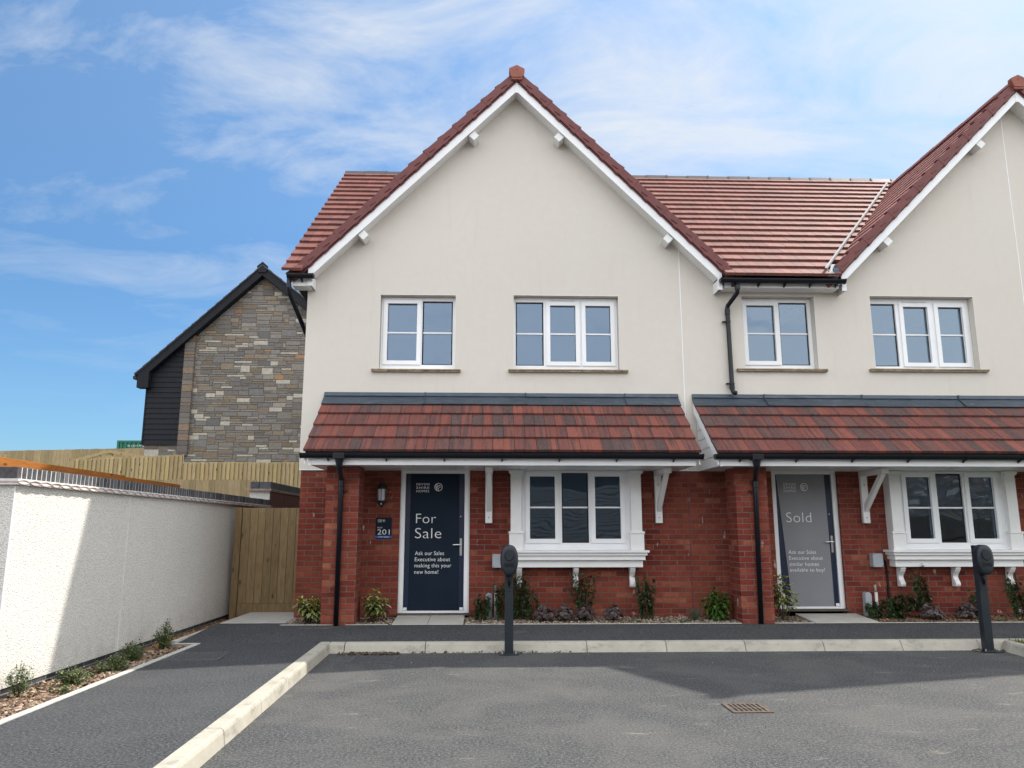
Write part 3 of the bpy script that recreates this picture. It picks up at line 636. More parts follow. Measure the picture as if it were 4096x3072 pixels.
def gable(house, cx, nm, sides, back_y):
    AZt = AZ
    # tiled slopes (run back to the main roof)
    for sgn in sides:
        vdir = Vector((-sgn, 0, 1)).normalized(); n = Vector((sgn, 0, 1)).normalized()
        Lg = 3.42*math.sqrt(2); rows = 16; ga = Lg/rows
        def keep(c): return zmain(c.y) < c.z+.10
        mb = MB(); tiles(mb, (cx+sgn*3.42, -.29, AZt-3.42-.035), (0, 1, 0), vdir, n, 4.35, rows, ga, PAL_SIDE, keep=keep, last=Lg-.04, halfvar=.3, tk=.030)
        mb.build("gable_roof", M['side_tile'], house)
    def deck(b):
        b.prism([(cx-3.4, -.24, AZt-3.46), (cx, -.24, AZt-.06), (cx+3.4, -.24, AZt-3.46), (cx+3.4, -.24, AZt-3.52), (cx, -.24, AZt-.13), (cx-3.4, -.24, AZt-3.52)], (0, back_y+.24, 0))
    one("roof_deck", 'gap_dark', house, deck)
    def barge(b, s):
        if 1:
            pts = [(cx, AZt-.35), (cx+s*3.07, AZt-3.42), (cx+s*3.07, 5.0), (cx+s*3.14, 5.0), (cx+s*3.14, AZt-3.26), (cx, AZt-.12)]
            b.prism([(x, -.262, z) for x, z in pts], (0, .02, 0))
            # return of the board closing the eaves box
            b.box(min(cx+s*3.07, cx+s*3.085), max(cx+s*3.07, cx+s*3.085), -.240, -.002, 5.0, 5.16)
    each("barge_board", 'white_upvc', house, (-1, 1), barge, bevel=.003)
    one("apex_cover", 'white_upvc', house, lambda b: b.box(cx-.026, cx+.026, -.268, -.2625, AZt-.375, AZt-.17))
    def sof(b, s):
        if 1:
            b.prism([(cx, -.24, AZt-.33), (cx+s*3.08, -.24, AZt-3.41), (cx+s*3.08, -.24, AZt-3.395), (cx, -.24, AZt-.315)], (0, .238, 0))
    each("verge_soffit", 'white_trim', house, (-1, 1), sof)
    for s in (-1, 1):
        for dxx in (.67, 2.34):
            b = MB(); zc = AZt-.35-dxx-.085; Mx = Matrix.Translation((cx+s*dxx, -.12, zc)) @ Matrix.Rotation(R_(45), 4, 'Y')
            b.box(-.058, .058, -.112, .118, -.058, .058, M=Mx); b.build("purlin_end", M['white_trim'], house, bevel=.004)
    # dry-verge units
    def verge(b, s):
        if 1:
            o = Vector((cx+s*3.44, 0, AZt-3.44)); t = Vector((-s, 0, 1)).normalized(); n = Vector((s, 0, 1)).normalized(); L0 = 3.34*math.sqrt(2); k = 15; g = L0/k
            for i in range(k):
                p = o+t*(i*g)
                q = [(-.005, -.128), (-.005, .006), (.02, .014), (g+.03, .004), (g+.03, -.116), (.09, -.118), (.06, -.128)]
                b.prism([(p+t*a+n*h+Vector((0, -.305-.004*(i % 2), 0)))[:] for a, h in q], (0, .07, 0))
                b.prism([(p+t*a+n*h+Vector((0, -.318, 0)))[:] for a, h in ((.05, -.068), (.05, -.056), (.16, -.070), (.16, -.082))], (0, .013, 0))
                b.prism([(p+t*a+n*h+Vector((0, -.30, 0)))[:] for a, h in ((-.010, .0), (-.010, .030), (.02, .030), (.14, .008))], (0, .10, 0))
                q = [(-.01, -.146), (-.01, -.128), (g, -.124), (g, -.138), (.10, -.139), (.06, -.146)]
                b.prism([(p+t*a+n*h+Vector((0, -.285, 0)))[:] for a, h in q], (0, .06, 0))
    each("verge_cap", 'verge_maroon', house, (-1, 1), verge, bevel=.003)
    def ridge(b):
        y = -.285; k = 0
        while y < 3.9:
            ye = min(y+.45, 4.0); e = .006*(k % 2)
            pr = [(-.125, -.085), (-.055, .010+e), (0, .035+e), (.055, .010+e), (.125, -.085), (.12, -.095), (0, .01), (-.12, -.095)]
            b.prism([(cx+a, y, AZt+h-.01) for a, h in pr], (0, ye-y+.012, 0)); y = ye; k += 1
    one("ridge", 'ridge_tile', house, ridge)
    def cap(b):
        q = [(0, .055), (.122, -.008), (.124, -.055), (.075, -.150), (.058, -.158), (-.07, -.156), (-.088, -.147), (-.124, -.052), (-.122, -.004)]
        b.prism([(cx+a, -.355, AZt+h) for a, h in q], (0, .09, 0)); b.box(cx-.083, cx+.083, -.345, -.25, AZt-.19, AZt-.145)
        b.tube([(cx, -.356, AZt-.02), (cx, -.362, AZt-.02)], .012, 8, col=(0, 0, 0))
    one("ridge_end_cap", 'ridge_tile', house, cap, bevel=.004)
def main_roof(house, x0, x1, gables):
    vdir = Vector((0, math.cos(PH), math.sin(PH))); n = Vector((0, -math.sin(PH), math.cos(PH)))
    def keep(c): return not any(AZ-abs(c.x-g)-.12 > c.z+.02 and abs(c.x-g) < 3.3 for g in gables) and not (c.y < .05 and any(abs(c.x-g) < 3.16 for g in gables))
    mb = MB(); off = x0 % .295
    tiles(mb, (x0, YE, ZE), (1, 0, 0), vdir, n, x1-x0, NR, GA, PAL_MAIN, keep=keep, last=SL-.02, halfvar=.3, tk=.054)
    mb.build("main_roof", M['main_tile'], house)
    vb = Vector((0, -math.cos(PH), math.sin(PH))); nb = Vector((0, math.sin(PH), math.cos(PH)))
    b = MB(); b.prism([(x0+.03, .03, zmain(.03)-.03), (x0+.03, YR, zmain(YR)-.03), (x0+.03, 2*YR-YE-.03, ZE-.03), (x0+.03, 2*YR-YE-.03, ZE-.08), (x0+.03, YR, zmain(YR)-.09), (x0+.03, .03, zmain(.03)-.09)], (x1-x0-.06, 0, 0)); b.build("roof_deck", M['gap_dark'], house)
    b = MB(); tiles(b, (x0, 2*YR-YE, ZE), (1, 0, 0), vb, nb, x1-x0, NR, GA, PAL_MAIN, tw=.59, last=SL-.02, halfvar=0); b.build("rear_roof", M['main_tile'], house)
    def ridge(b):
        x = x0-.01; k = 0
        while x < x1:
            xe = min(x+.45, x1); e = .008*(k % 2)
            pr = [(-.12, -.075), (-.05, .03+e), (.05, .03+e), (.12, -.075), (.105, -.085), (0, .01), (-.105, -.085)]
            b.prism([(x, YR+a, zmain(YR)+h) for a, h in pr], (xe-x, 0, 0)); b.prism([(xe-.03, YR+a*1.06, zmain(YR)+h*1.1+.006) for a, h in pr], (.02, 0, 0)); x = xe; k += 1
    one("main_ridge", 'dark_ridge', house, ridge)
def eaves(house, x0, x1, gx0, gx1, z0, closeL):
    one("eaves_box", 'white_upvc', house, lambda b: (b.box(x0, x1, -.242, -.224, z0, 5.165), b.box(x0, x1, -.224, -.002, z0, z0+.016), b.box(x0-.004, x0+.045, -.2445, -.2425, z0-.002, 5.16), b.box(x1-.06, x1, -.2445, -.2425, z0-.002, 5.16)), bevel=.003)
    g = one("gutter", 'black_pvc', house, lambda b: gutter(b, gx0, gx1, -.335, 5.150))
    st = .40 if gx1-gx0 > 1 else .17
    each("gutter_clip", 'black_pvc', g, [gx0+.2+st*k for k in range(9) if gx0+.2+st*k < gx1-.05], lambda b, x: gutter_clip(b, x, -.335, 5.150, yb=-.243))
def walls(house, x0, x1, holes_up, holes_dn, zr, side_x, side_s):
    zt = 5.06
    b = MB(); plate(b, x0, x1, zr, zt, 0, .16, holes_up, back=False)
    pts = [(x0, zt), (x1, zt)]
    def rz(x): return max(5.16, max(AZ-.36-abs(x-g)+.06 for g in GX))
    xs = sorted({x0, x1, *[x for x in (GX[0], GX[1], GX[0]+3.14, GX[1]-3.14, GX[1]+3.14) if x0 < x < x1]}, reverse=True)
    b.add([(x, 0, z) for x, z in pts+[(x, rz(x)) for x in xs]], [tuple(range(2+len(xs)))])
    # other walls of the shell
    yb = 2*YR
    for xs_ in ((x0, x1)):
        b.add([(xs_, 0.001, zr), (xs_, yb, zr), (xs_, yb, 5.0), (xs_, YR, zmain(YR)-.12), (xs_, 0.001, ZE+.2)], [(0, 1, 2, 3, 4)])
    b.quad((x0, yb, zr), (x1, yb, zr), (x1, yb, 5.1), (x0, yb, 5.1))
    wl = b.build("wall", M['cream_render'], house)
    bx = x0+(.03 if x0 < 0 else 0); b = MB(); plate(b, bx, x1+.0045, .0, zr+.02, .02, .18, holes_dn, back=False)
    for xs_ in ((bx, x1-.0005)): b.quad((xs_, .021, 0), (xs_, yb-.02, 0), (xs_, yb-.02, zr), (xs_, .021, zr))
    b.quad((x0+.03, yb-.02, 0), (x1, yb-.02, 0), (x1, yb-.02, zr), (x0+.03, yb-.02, zr))
    b.build("brick_wall", M['red_brick'], house)
    one("render_stop_bead", 'white_upvc', wl, lambda q: q.box(x0, x1, -.006, .019, zr-.006, zr+.004))
    return wl
def reveal_beads(wl, holes):
    def f(b, h):
        a, c, d, e = h; b.box(a-.005, a, -.003, .001, d, e); b.box(c, c+.005, -.003, .001, d, e); b.box(a-.02, c+.02, -.003, .001, e, e+.005)
    each("reveal_bead", 'white_trim', wl, holes, f)
def sill(house, x0, x1, z):
    def f(b):
        x = x0
        while x < x1-.02:
            e = min(x+rnd.uniform(.25, .33), x1); j = rnd.uniform(-.004, .003)
            b.box(x, e-.002, -.062+j, .10, z-.022+j*.5, z-.002+j*.5); x = e
        x = x0
        while x < x1-.02:
            e = min(x+rnd.uniform(.25, .33), x1); j = rnd.uniform(-.005, .003)
            b.box(x+.004, e-.002, -.050+j, .10, z-.044, z-.025); x = e
    one("sill", 'sill_stone', house, f, bevel=.004)
# ---- house one
H1 = thing("house", (0, 0, 0), "cream rendered house over red brick with the navy For Sale door and full front gable", "house")
hu1 = [(-1.64, -.49, 3.78, 4.95), (.40, 2.02, 3.785, 4.96)]
w1 = walls(H1, -2.75, 2.995, hu1, [(-1.26, -.24, 0, 2.30), (.52, 2.04, 1.16, 2.26)], 2.27, 0, 0); reveal_beads(w1, hu1)
one("joint_strip", 'white_upvc', w1, lambda b: b.box(2.985, 2.999, -.007, -.001, 2.27, 5.86)); one("mastic_joint", 'verge_maroon', w1, lambda b: b.box(2.986, 2.998, .012, .0195, .15, 2.26))
window(H1, -1.635, -.495, 3.79, 4.945, .12, [(-1.535, -1.085, 3.94, 4.845, 'c', 4.385), (-.99, -.55, 3.89, 4.875, 'f')], vent=(-1.52, -1.12, 4.915), label="two-light upstairs window over the front door")
window(H1, .405, 2.015, 3.795, 4.955, .12, [(.45, .855, 3.89, 4.875, 'f', 4.385), (.97, 1.365, 3.94, 4.835, 'c'), (1.52, 1.91, 3.94, 4.835, 'c')], vent=(.97, 1.36, 4.915), label="three-light upstairs window over the bay")
sill(H1, -1.74, -.40, 3.782); sill(H1, .32, 2.14, 3.79)
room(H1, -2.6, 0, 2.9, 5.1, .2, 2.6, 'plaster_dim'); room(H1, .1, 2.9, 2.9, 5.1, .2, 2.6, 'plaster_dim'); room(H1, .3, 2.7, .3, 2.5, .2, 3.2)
canopy(H1, -2.425, 2.885, (-2.36, 2.83), False)
one("render_return", 'cream_render', w1, lambda b: None) if False else None
def pier(house, x0, x1): one("brick_pier", 'red_brick', house, lambda b: b.box(x0, x1, -.73, -.29, .0, 2.262))
pier(H1, -2.19, -1.745)
gallows(H1, .035); gallows(H1, 2.53); bay(H1, 0)
door(H1, -1.262, -.245, .237, 2.297, .045, True, None)
gable(H1, GX[0], 'a', (-1, 1), 3.7); main_roof(H1, -3.05, 2.998, GX)
eaves(H1, -2.93, -2.665, -2.98, -2.60, 5.0, True)
pz = -.775
g1 = Yp(1356, 1870, -1.15); g2 = Yp(1365, 1935, pz); g3 = Yp(1343, 2495, pz)
downpipe(H1, [(g1.x, -1.15, 2.36), (g1.x, -1.15, 2.235), (g1.x-.002, -1.12, 2.20), (g2.x, -.80, 2.10), (g2.x, pz, 2.07), (g2.x, pz, 2.0), (g3.x, pz, .16)], [(g1.x, -1.15, 2.29, .05), (g2.x, pz, 1.98, .09)], [(g2.x, pz, 1.93)], 1)
one("gutter_outlet", 'black_pvc', H1, lambda b: (b.box(g1.x-.075, g1.x+.075, -1.222, -1.09, 2.325, 2.405), b.lathe([(.037, -.06), (.043, -.05), (.06, .03)], (g1.x, -1.15, 2.30), 14)), bevel=.006)
# pipe from the left eaves box running round the corner
a0 = Vector((-2.98, -.335, 5.09)); 
downpipe(H1, [(-2.955, -.335, 5.13), (-2.955, -.335, 4.93), (-2.945, -.31, 4.86), (-2.80, .46, 4.32), (-2.795, .50, 4.25), (-2.795, .50, .1)], [(-2.955, -.335, 4.93, .06)], [(-2.795, .50, 3.0)], -1)
# ---- house two
H2 = thing("house", (8, 0, 0), "pinkish cream rendered house over red brick with the grey Sold door, right of the first", "house")
hu2 = [(3.95, 5.09, 3.81, 4.985), (5.98, 7.625, 3.82, 5.005)]
w2 = walls(H2, 3.0, 12.2, hu2, [(4.25, 5.25, 0, 2.30), (6.1, 7.64, 1.16, 2.26)], 2.27, 0, 0); reveal_beads(w2, hu2)
one("joint_strip", 'white_trim', w2, lambda b: b.box(8.44, 8.455, -.004, .0, 3.5, 8.2))
window(H2, 3.96, 5.085, 3.83, 4.98, .13, [(4.055, 4.495, 3.975, 4.87, 'c', 4.42), (4.59, 5.015, 3.925, 4.91, 'f')], vent=(4.08, 4.45, 4.945), label="two-light upstairs window beside the black downpipe")
window(H2, 5.985, 7.62, 3.84, 5.0, .13, [(6.035, 6.425, 3.92, 4.905, 'f', 4.42), (6.56, 6.95, 3.965, 4.87, 'c'), (7.12, 7.51, 3.965, 4.87, 'c')], vent=(6.56, 6.94, 4.95), label="three-light upstairs window under the right gable")
sill(H2, 3.81, 5.21, 3.825); sill(H2, 5.87, 7.73, 3.835)
room(H2, 3.4, 5.5, 2.9, 5.15, .2, 2.2); room(H2, 5.6, 8.3, 2.9, 5.15, .2, 2.2); room(H2, 5.7, 8.2, .3, 2.5, .2, 3.4)
canopy(H2, 3.10, 12.0, (3.16, 11.9), True)
pier(H2, 3.46, 3.905); gallows(H2, 5.615); bay(H2, 5.575)
door(H2, 4.25, 5.25, .275, 2.30, .075, True, None)
gable(H2, GX[1], 'b', (-1, 1), 3.7); main_roof(H2, 3.0, 12.4, GX)
eaves(H2, 3.62, 5.39, 3.53, 5.44, 5.045, False)
g1 = Yp(3028, 1870, -1.15); g2 = Yp(3020, 1920, pz); g3 = Yp(3045, 2490, pz)
downpipe(H2, [(g1.x, -1.15, 2.36), (g1.x, -1.15, 2.235), (g1.x-.002, -1.12, 2.20), (g2.x, -.80, 2.10), (g2.x, pz, 2.07), (g2.x, pz, 2.0), (g3.x, pz, .16)], [(g1.x, -1.15, 2.29, .05), (g2.x, pz, 1.98, .09)], [(g2.x, pz, 1.93)], -1)
one("gutter_outlet", 'black_pvc', H2, lambda b: (b.box(g1.x-.075, g1.x+.075, -1.222, -1.09, 2.325, 2.405), b.lathe([(.037, -.06), (.043, -.05), (.06, .03)], (g1.x, -1.15, 2.30), 14)), bevel=.006)
q1 = Yp(2947, 1110, -.335); q2 = Yp(2908, 1216, -.06); q3 = Yp(2930, 1575, -.06)
downpipe(H2, [(q1.x, -.335, 5.10), (q1.x, -.335, 4.98), (q1.x-.003, -.32, 4.93), (q2.x+.01, -.08, 4.81), (q2.x, -.06, 4.77), (q2.x, -.06, 4.7), (q3.x, -.06, 3.50), (q3.x+.008, -.085, 3.445), (q3.x+.03, -.13, 3.425)], [(q1.x, -.335, 4.98, .07), (q2.x, -.06, 4.66, .09), (q3.x, -.06, 3.5, .05)], [(q2.x, -.06, 4.55), (q3.x, -.06, 3.58)], -1)
def valley(b):
    def p(z, o=0.0): return Vector((z-AZ+GX[1]+o, (z-ZE)/TP+YE, z))
    a, c = p(5.22), p(8.56); nrm = Vector((-.7, -.7, .9)).normalized(); s = Vector((.6, -.3, -.1)).normalized()*.013
    for t0, t1 in ((0, .5), (.503, 1)):
        u, v_ = a.lerp(c, t0)+nrm*.135, a.lerp(c, t1)+nrm*.135
        b.prism([u-s, u+s, u+s-nrm*.03, u-s-nrm*.03], v_-u)
one("valley_gutter", 'valley_grp' if 'valley_grp' in M else 'white_trim', H2, valley)
one("valley_apron", 'lead', H2, lambda b: b.prism([(5.14, -.45, 5.17), (5.30, -.45, 5.17), (5.42, -.25, 5.42), (5.30, -.25, 5.42)], (0, 0, .012)))
# soft sign text, banners
def banner(door_name, pts, mat, label, y, lines, emb, texts):
    t = MB(); (xa0, xb0, za), (xa1, xb1, zb) = pts    # bottom and top edges
    nx, nz = 18, 26; vs = []
    for j in range(nz+1):
        v = j/nz
        for i in range(nx+1):
            u = i/nx; x = (xa0*(1-v)+xa1*v)*(1-u)+(xb0*(1-v)+xb1*v)*u
            wv = .0025*math.sin(u*9+v*3)+.002*math.sin(v*7+u*2); wv += .004*max(0, abs(u-.5)*2-.86)/.14
            vs.append((x, y+wv, za+(zb-za)*v))
    t.add(vs, [(j*(nx+1)+i, j*(nx+1)+i+1, (j+1)*(nx+1)+i+1, (j+1)*(nx+1)+i) for j in range(nz) for i in range(nx)])
    b = t.build("door_banner", M[mat], None, smooth=True); tag(b, label, "banner", "printed covers on the front doors")
    for (s, x0, x1, z0, z1) in texts:
        l = MB(); put_text(l, s, x0, x1, z0, z1, y-.0075, off=-.014 if z1-z0 > .1 else -.002, sp=1.18 if s.isupper() else 1.04); l.build("lettering", M['white_text'], b)
    l = MB(); emblem(l, *emb, y-.0075); l.build("emblem", M['white_text'], b)
ov1 = .045-.0+.008
banner('a', ((-1.115, -.392, .275), (-1.112, -.402, 2.218)), 'navy_vinyl', "navy For Sale banner covering the left front door", .045, None, (-.707, 2.023, .059), [
    ("DEVON", -1.03, -.84, 2.047, 2.080), ("SHIRE", -1.03, -.842, 1.997, 2.030), ("HOMES", -1.03, -.843, 1.947, 1.980),
    ("For", -1.025, -.735, 1.50, 1.635), ("Sale", -1.035, -.655, 1.285, 1.43),
    ("Ask our Sales", -1.03, -.61, 1.045, 1.10), ("Executive about", -1.03, -.52, .958, 1.013), ("making this your", -1.032, -.503, .855, .925), ("new home!", -1.033, -.69, .782, .835)])
banner('b', ((4.475, 5.095, .305), (4.345, 5.075, 2.225)), 'grey_vinyl', "grey Sold banner covering the right front door", .075, None, (4.758, 2.035, .059), [
    ("DEVON", 4.445, 4.63, 2.055, 2.093), ("SHIRE", 4.445, 4.632, 2.007, 2.045), ("HOMES", 4.447, 4.635, 1.957, 1.995),
    ("Sold", 4.46, 4.835, 1.515, 1.66),
    ("Ask our Sales", 4.46, 4.87, 1.055, 1.11), ("Executive about", 4.462, 4.965, .97, 1.022), ("similar homes", 4.462, 4.90, .882, .937), ("available to buy!", 4.462, 4.985, .785, .852)])
# ================================================================== things fixed on or standing by the houses
def lantern():
    c = Yp(1480+117/2.514, 2000, -.1); x = c.x; y = -.105
    t = thing("wall_lantern", (x, .02, 1.74), "black half lantern with pale panes on the brick beside the left door", "lamp")
    one("backplate", 'lamp_black', t, lambda b: (b.box(x-.035, x+.035, .0, .02, 1.80, 2.0), b.tube([(x, .01, 1.93), (x, y, 1.93)], .012, 8)), bevel=.004)
    def body(b):
        b.lathe([(.012, .352), (.02, .345), (.03, .33), (.045, .318), (.066, .285), (.078, .27), (.08, .255), (.07, .25)], (x, y, 1.735), 8)
        b.lathe([(.074, .085), (.078, .08), (.06, .055), (.045, .045), (.035, .02), (.02, .0), (.01, -.012)], (x, y, 1.735), 8)
        for k in range(6):
            a = math.pi/6+k*math.pi/3
            b.tube([(x+.060*math.cos(a), y+.060*math.sin(a), 1.815), (x+.070*math.cos(a), y+.070*math.sin(a), 1.992)], .0055, 5)
    one("cage", 'lamp_black', t, body)
    one("pane", 'lamp_glass', t, lambda b: b.lathe([(.052, .083), (.062, .255)], (x, y, 1.735), 6))
    one("sensor", 'lamp_glass', t, lambda b: b.tube([(x, y-.038, 1.775), (x, y-.05, 1.772)], .011, 10))
lantern()
def plot_sign():
    x0, x1, z0, z1, y = -1.605, -1.372, 1.275, 1.58, .012
    t = thing("plot_sign", ((x0+x1)/2, .02, z0), "small navy plot 201 sign with blue For Sale strip fixed on the brick", "sign")
    one("plate", 'navy_vinyl', t, lambda b: b.box(x0, x1, y, .0195, z0, z1), bevel=.002)
    one("band", 'blue_band', t, lambda b: b.box(x0, x1, y-.0012, y-.0002, z0+.012, z0+.045))
    l = MB(); yy = y-.002
    for s, a, b_, c, d in (("DEVON", .03, .085, .268, .281), ("SHIRE", .03, .085, .253, .266), ("HOMES", .03, .085, .238, .251), ("PLOT", .028, .10, .150, .170), ("201", .028, .205, .062, .135), ("FOR SALE", .045, .19, .019, .038)):
        l = MB(); put_text(l, s, x0+a, x0+b_, z0+c, z0+d, yy, off=0); l.build("lettering", M['white_text'], t)
    l = MB(); emblem(l, x0+.118, z0+.26, .018, yy); l.build("emblem", M['white_text'], t)
plot_sign()
def charger(x, label):
    y = -2.15
    t = thing("charger", (x, y, 0), label, "car charger", "electric car chargers at the kerb")
    def post(b): b.box(x-.05, x+.05, y-.0, y+.09, .008, 1.225)
    one("post", 'anthracite', t, post, bevel=.006)
    one("base_plate", 'anthracite', t, lambda b: b.box(x-.115, x+.115, y-.07, y+.15, .001, .014), bevel=.002)
    each("bolt", 'steel', t, [(sx, sy) for sx in (-1, 1) for sy in (-1, 1)], lambda b, q: b.lathe([(.009, 0), (.009, .018), (.005, .022)], (x+q[0]*.078, y+.045+q[1]*.075, .012), 8))
    h = MB(); n = 40; rings = []
    def ring(k, yy):
        r = []
        for i in range(n):
            a = 2*math.pi*i/n; c_, s_ = math.cos(a), math.sin(a); e = .78
            wx = .104*(1-.10*max(0, -s_)**1.2)*k; wz = .176-(1-k)*.104
            r.append((x+wx*math.copysign(abs(c_)**e, c_), yy, 1.058+wz*math.copysign(abs(s_)**(.85), s_)))
        return r
    prof = [(.94, y-.002), (1.0, y-.012), (1.0, y-.065), (.985, y-.082), (.94, y-.097), (.86, y-.108), (.70, y-.114), (.3, y-.117)]
    vs = [p for k, yy in prof for p in ring(k, yy)]; m = len(prof)
    h.add(vs, [(i*n+k, (i+1)*n+k, (i+1)*n+(k+1) % n, i*n+(k+1) % n) for i in range(m-1) for k in range(n)]+[tuple(range(n)), tuple((m-1)*n+k for k in range(n-1, -1, -1))])
    hd = h.build("charger_head", M['anthracite'], t, smooth=True)
    def sock(b, r, yy, dp):
        pts = []
        for i in range(32):
            a = 2*math.pi*i/32; rr = r*(1+.16*max(0, -math.sin(a))**6*1.1); pts.append((x+rr*math.cos(a), yy, 1.115+rr*math.sin(a)))
        b.prism(pts, (0, dp, 0))
    one("socket_ring", 'anthracite_dark', hd, lambda b: sock(b, .058, y-.1185, .01))
    one("socket_cap", 'anthracite', hd, lambda b: sock(b, .050, y-.124, .01), bevel=.003)
    one("name_plate", 'anthracite_dark', hd, lambda b: b.box(x-.057, x+.057, y-.1175, y-.10, .982, 1.028), bevel=.002)
    one("status_light", 'grey_plastic', hd, lambda b: b.box(x-.019, x+.019, y-.112, y-.09, 1.192, 1.197))
    hp = one("holster", 'anthracite', t, lambda b: b.box(x-.040, x+.040, y-.006, y-.0005, .705, .88), bevel=.003)
    one("slot", 'anthracite_dark', hp, lambda b: b.box(x-.016, x+.016, y-.0075, y-.0062, .74, .845), bevel=.001)
    one("plug", 'anthracite_dark', hp, lambda b: b.tube([(x-.012, y-.02, .875), (x-.010, y-.035, .855), (x+.004, y-.022, .81), (x+.006, y-.006, .775)], [.010, .013, .013, .011], 10), smooth=True)
    return t
charger(.27, "dark grey car charger on a post, in front of the left bay window")
charger(5.92, "dark grey car charger on a post, by the right kerb corner and grass")
def jbox(x0, x1, z0, z1, label, cable):
    t = thing("junction_box", ((x0+x1)/2, .02, z0), label, "electrical box", "grey boxes screwed on the brickwork")
    one("box_body", 'grey_plastic', t, lambda b: (b.box(x0+.003, x1-.003, -.07, .0195, z0+.003, z1-.003), b.box(x0, x1, -.10, -.072, z0, z1)), bevel=.004)
    each("screw", 'gap_dark', t, [(x, z) for x in (x0+.014, x1-.014) for z in (z0+.014, z1-.014)], lambda b, q: b.tube([(q[0], -.1005, q[1]), (q[0], -.104, q[1])], .006, 8))
    if cable:
        tag(one("cable", 'black_pvc', t, lambda b: b.tube([(x1-.002, -.04, .98), (x1+.03, -.04, .985), (x1+.065, -.02, .95), (x1+.085, .0, .88), (x1+.09, .0, .70), (x1+.085, .0, .45), (x1+.09, .0, .14)], .0135, 8), smooth=True), None, None)
        each("cable_clip", 'black_pvc', t, (.80, .57), lambda b, z: b.box(x1+.07, x1+.115, -.014, .019, z-.008, z+.008))
jbox(.09, .245, .872, 1.062, "pale grey square box on the brick behind the left charger", False)
jbox(5.635, 5.785, .872, 1.065, "grey square box with a black cable beside the right bay window", True)
def wpipe(x, label):
    t = thing("waste_pipe", (x, -.05, .16), label, "pipe", "short pipe stubs at the wall foot")
    one("lower_pipe", 'pale_plastic', t, lambda b: (b.tube([(x, -.10, .14), (x, -.10, .52)], .021, 12), b.tube([(x, -.10, .25), (x, -.10, .262)], .024, 12)), smooth=True)
    one("upper_pipe", 'pipe_grey', t, lambda b: b.tube([(x-.002, -.10, .52), (x-.006, -.095, .625)], .0165, 12), smooth=True)
def meter(x, label):
    t = thing("gas_cover", (x, -.05, .16), label, "gas cover", "grey domed covers at the wall foot")
    def f(b):
        pts = [(x-.048, .15), (x+.048, .15), (x+.048, .47)]+[(x+.048*math.cos(math.pi*k/10), .47+.048*math.sin(math.pi*k/10)) for k in range(1, 10)]+[(x-.048, .47)]
        b.prism([(p, -.085, z) for p, z in pts], (0, .104, 0))
    one("hood", 'grey_plastic', t, f, bevel=.008)
    one("pipe_stub", 'pale_plastic', t, lambda b: b.box(x-.028, x+.022, -.098, -.086, .16, .36), bevel=.003)
wpipe(.14, "white pipe stub with grey top beside the left door, behind the shrub"); wpipe(5.635, "white pipe stub with grey top under the right electrical box")
meter(.045, "grey domed gas cover between the left door and the white pipe"); meter(5.53, "grey domed gas cover right of the Sold door")
def airbrick(u0, u1, v0, v1, label):
    a = Yp(u0, v1, .02); c = Yp(u1, v0, .02)
    t = MB(); t.box(a.x, c.x, .008, .0195, a.z, c.z)
    for k in range(5):
        z = a.z+(c.z-a.z)*(k+.35)/5; t.box(a.x+.01, c.x-.01, .003, .0085, z, z+.005)
    tag(t.build("air_brick", M['terracotta_vent']), label, "vent", "red air bricks low in the wall")
airbrick(2598, 2656, 2457, 2473, "red louvred air brick low in the wall, left of the green shrub")
airbrick(3637, 3672, 2450, 2468, "red louvred air brick low under the right bay window")
# covers
def cover(name, pts, zt, mat, label, grid, frame=.018):
    P = [Vector((p[0], p[1], zt)) for p in pts]; b = MB(); cn = sum(P, Vector())/4
    b.prism([p+Vector((0, 0, -.01)) for p in P], (0, 0, .012))
    ins = [p.lerp(cn, .10) for p in P]
    e1, e2 = (P[1]-P[0]), (P[3]-P[0])
    if grid:
        nx, ny = grid
        for i in range(nx):
            for j in range(ny):
                u, v = (i+.5+(.0))/nx*.86+.07, (j+.5)/ny*.86+.07; c = P[0]+e1*u+e2*v; s = .30*e1.length/nx*.86
                dx_, dy_ = (s*1.25, s*.5) if (i+j) % 2 else (s*.5, s*1.25)
                b.box(c.x-dx_, c.x+dx_, c.y-dy_, c.y+dy_, zt+.001, zt+.006)
    o = b.build(name, M[mat]); return tag(o, label, "drain cover")
cover("manhole_cover", [(-3.3, -3.12), (-2.72, -3.12), (-2.76, -2.58), (-3.28, -2.58)], .108, 'iron_cover', "textured iron cover in the path beside the left wall bed", (11, 9))
cover("manhole_cover", [(-1.50, -2.68), (-.98, -2.68), (-.98, -2.2), (-1.50, -2.2)], .003, 'iron_cover', "textured iron cover in the parking bay by the kerb corner", (16, 12))
cover("stop_tap_cover", [(.16, -1.36), (.52, -1.36), (.50, -1.18), (.16, -1.18)], .140, 'iron_cover', "small iron cover in the path behind the left charger", (7, 3))
cover("gully_cover", [(2.98, -.98), (3.42, -.98), (3.34, -.76), (2.90, -.76)], .157, 'iron_cover', "dark gully cover in the path below the green shrub", (10, 5))
cover("gully_cover", [(3.62, -.98), (4.05, -.98), (3.95, -.76), (3.55, -.76)], .157, 'iron_cover', "dark gully cover at the foot of the right brick pier", (10, 5))
cover("gully_cover", [(-2.45, -1.02), (-2.02, -1.02), (-1.85, -.76), (-2.28, -.76)], .157, 'iron_cover', "dark gully cover at the foot of the left brick pier", None)
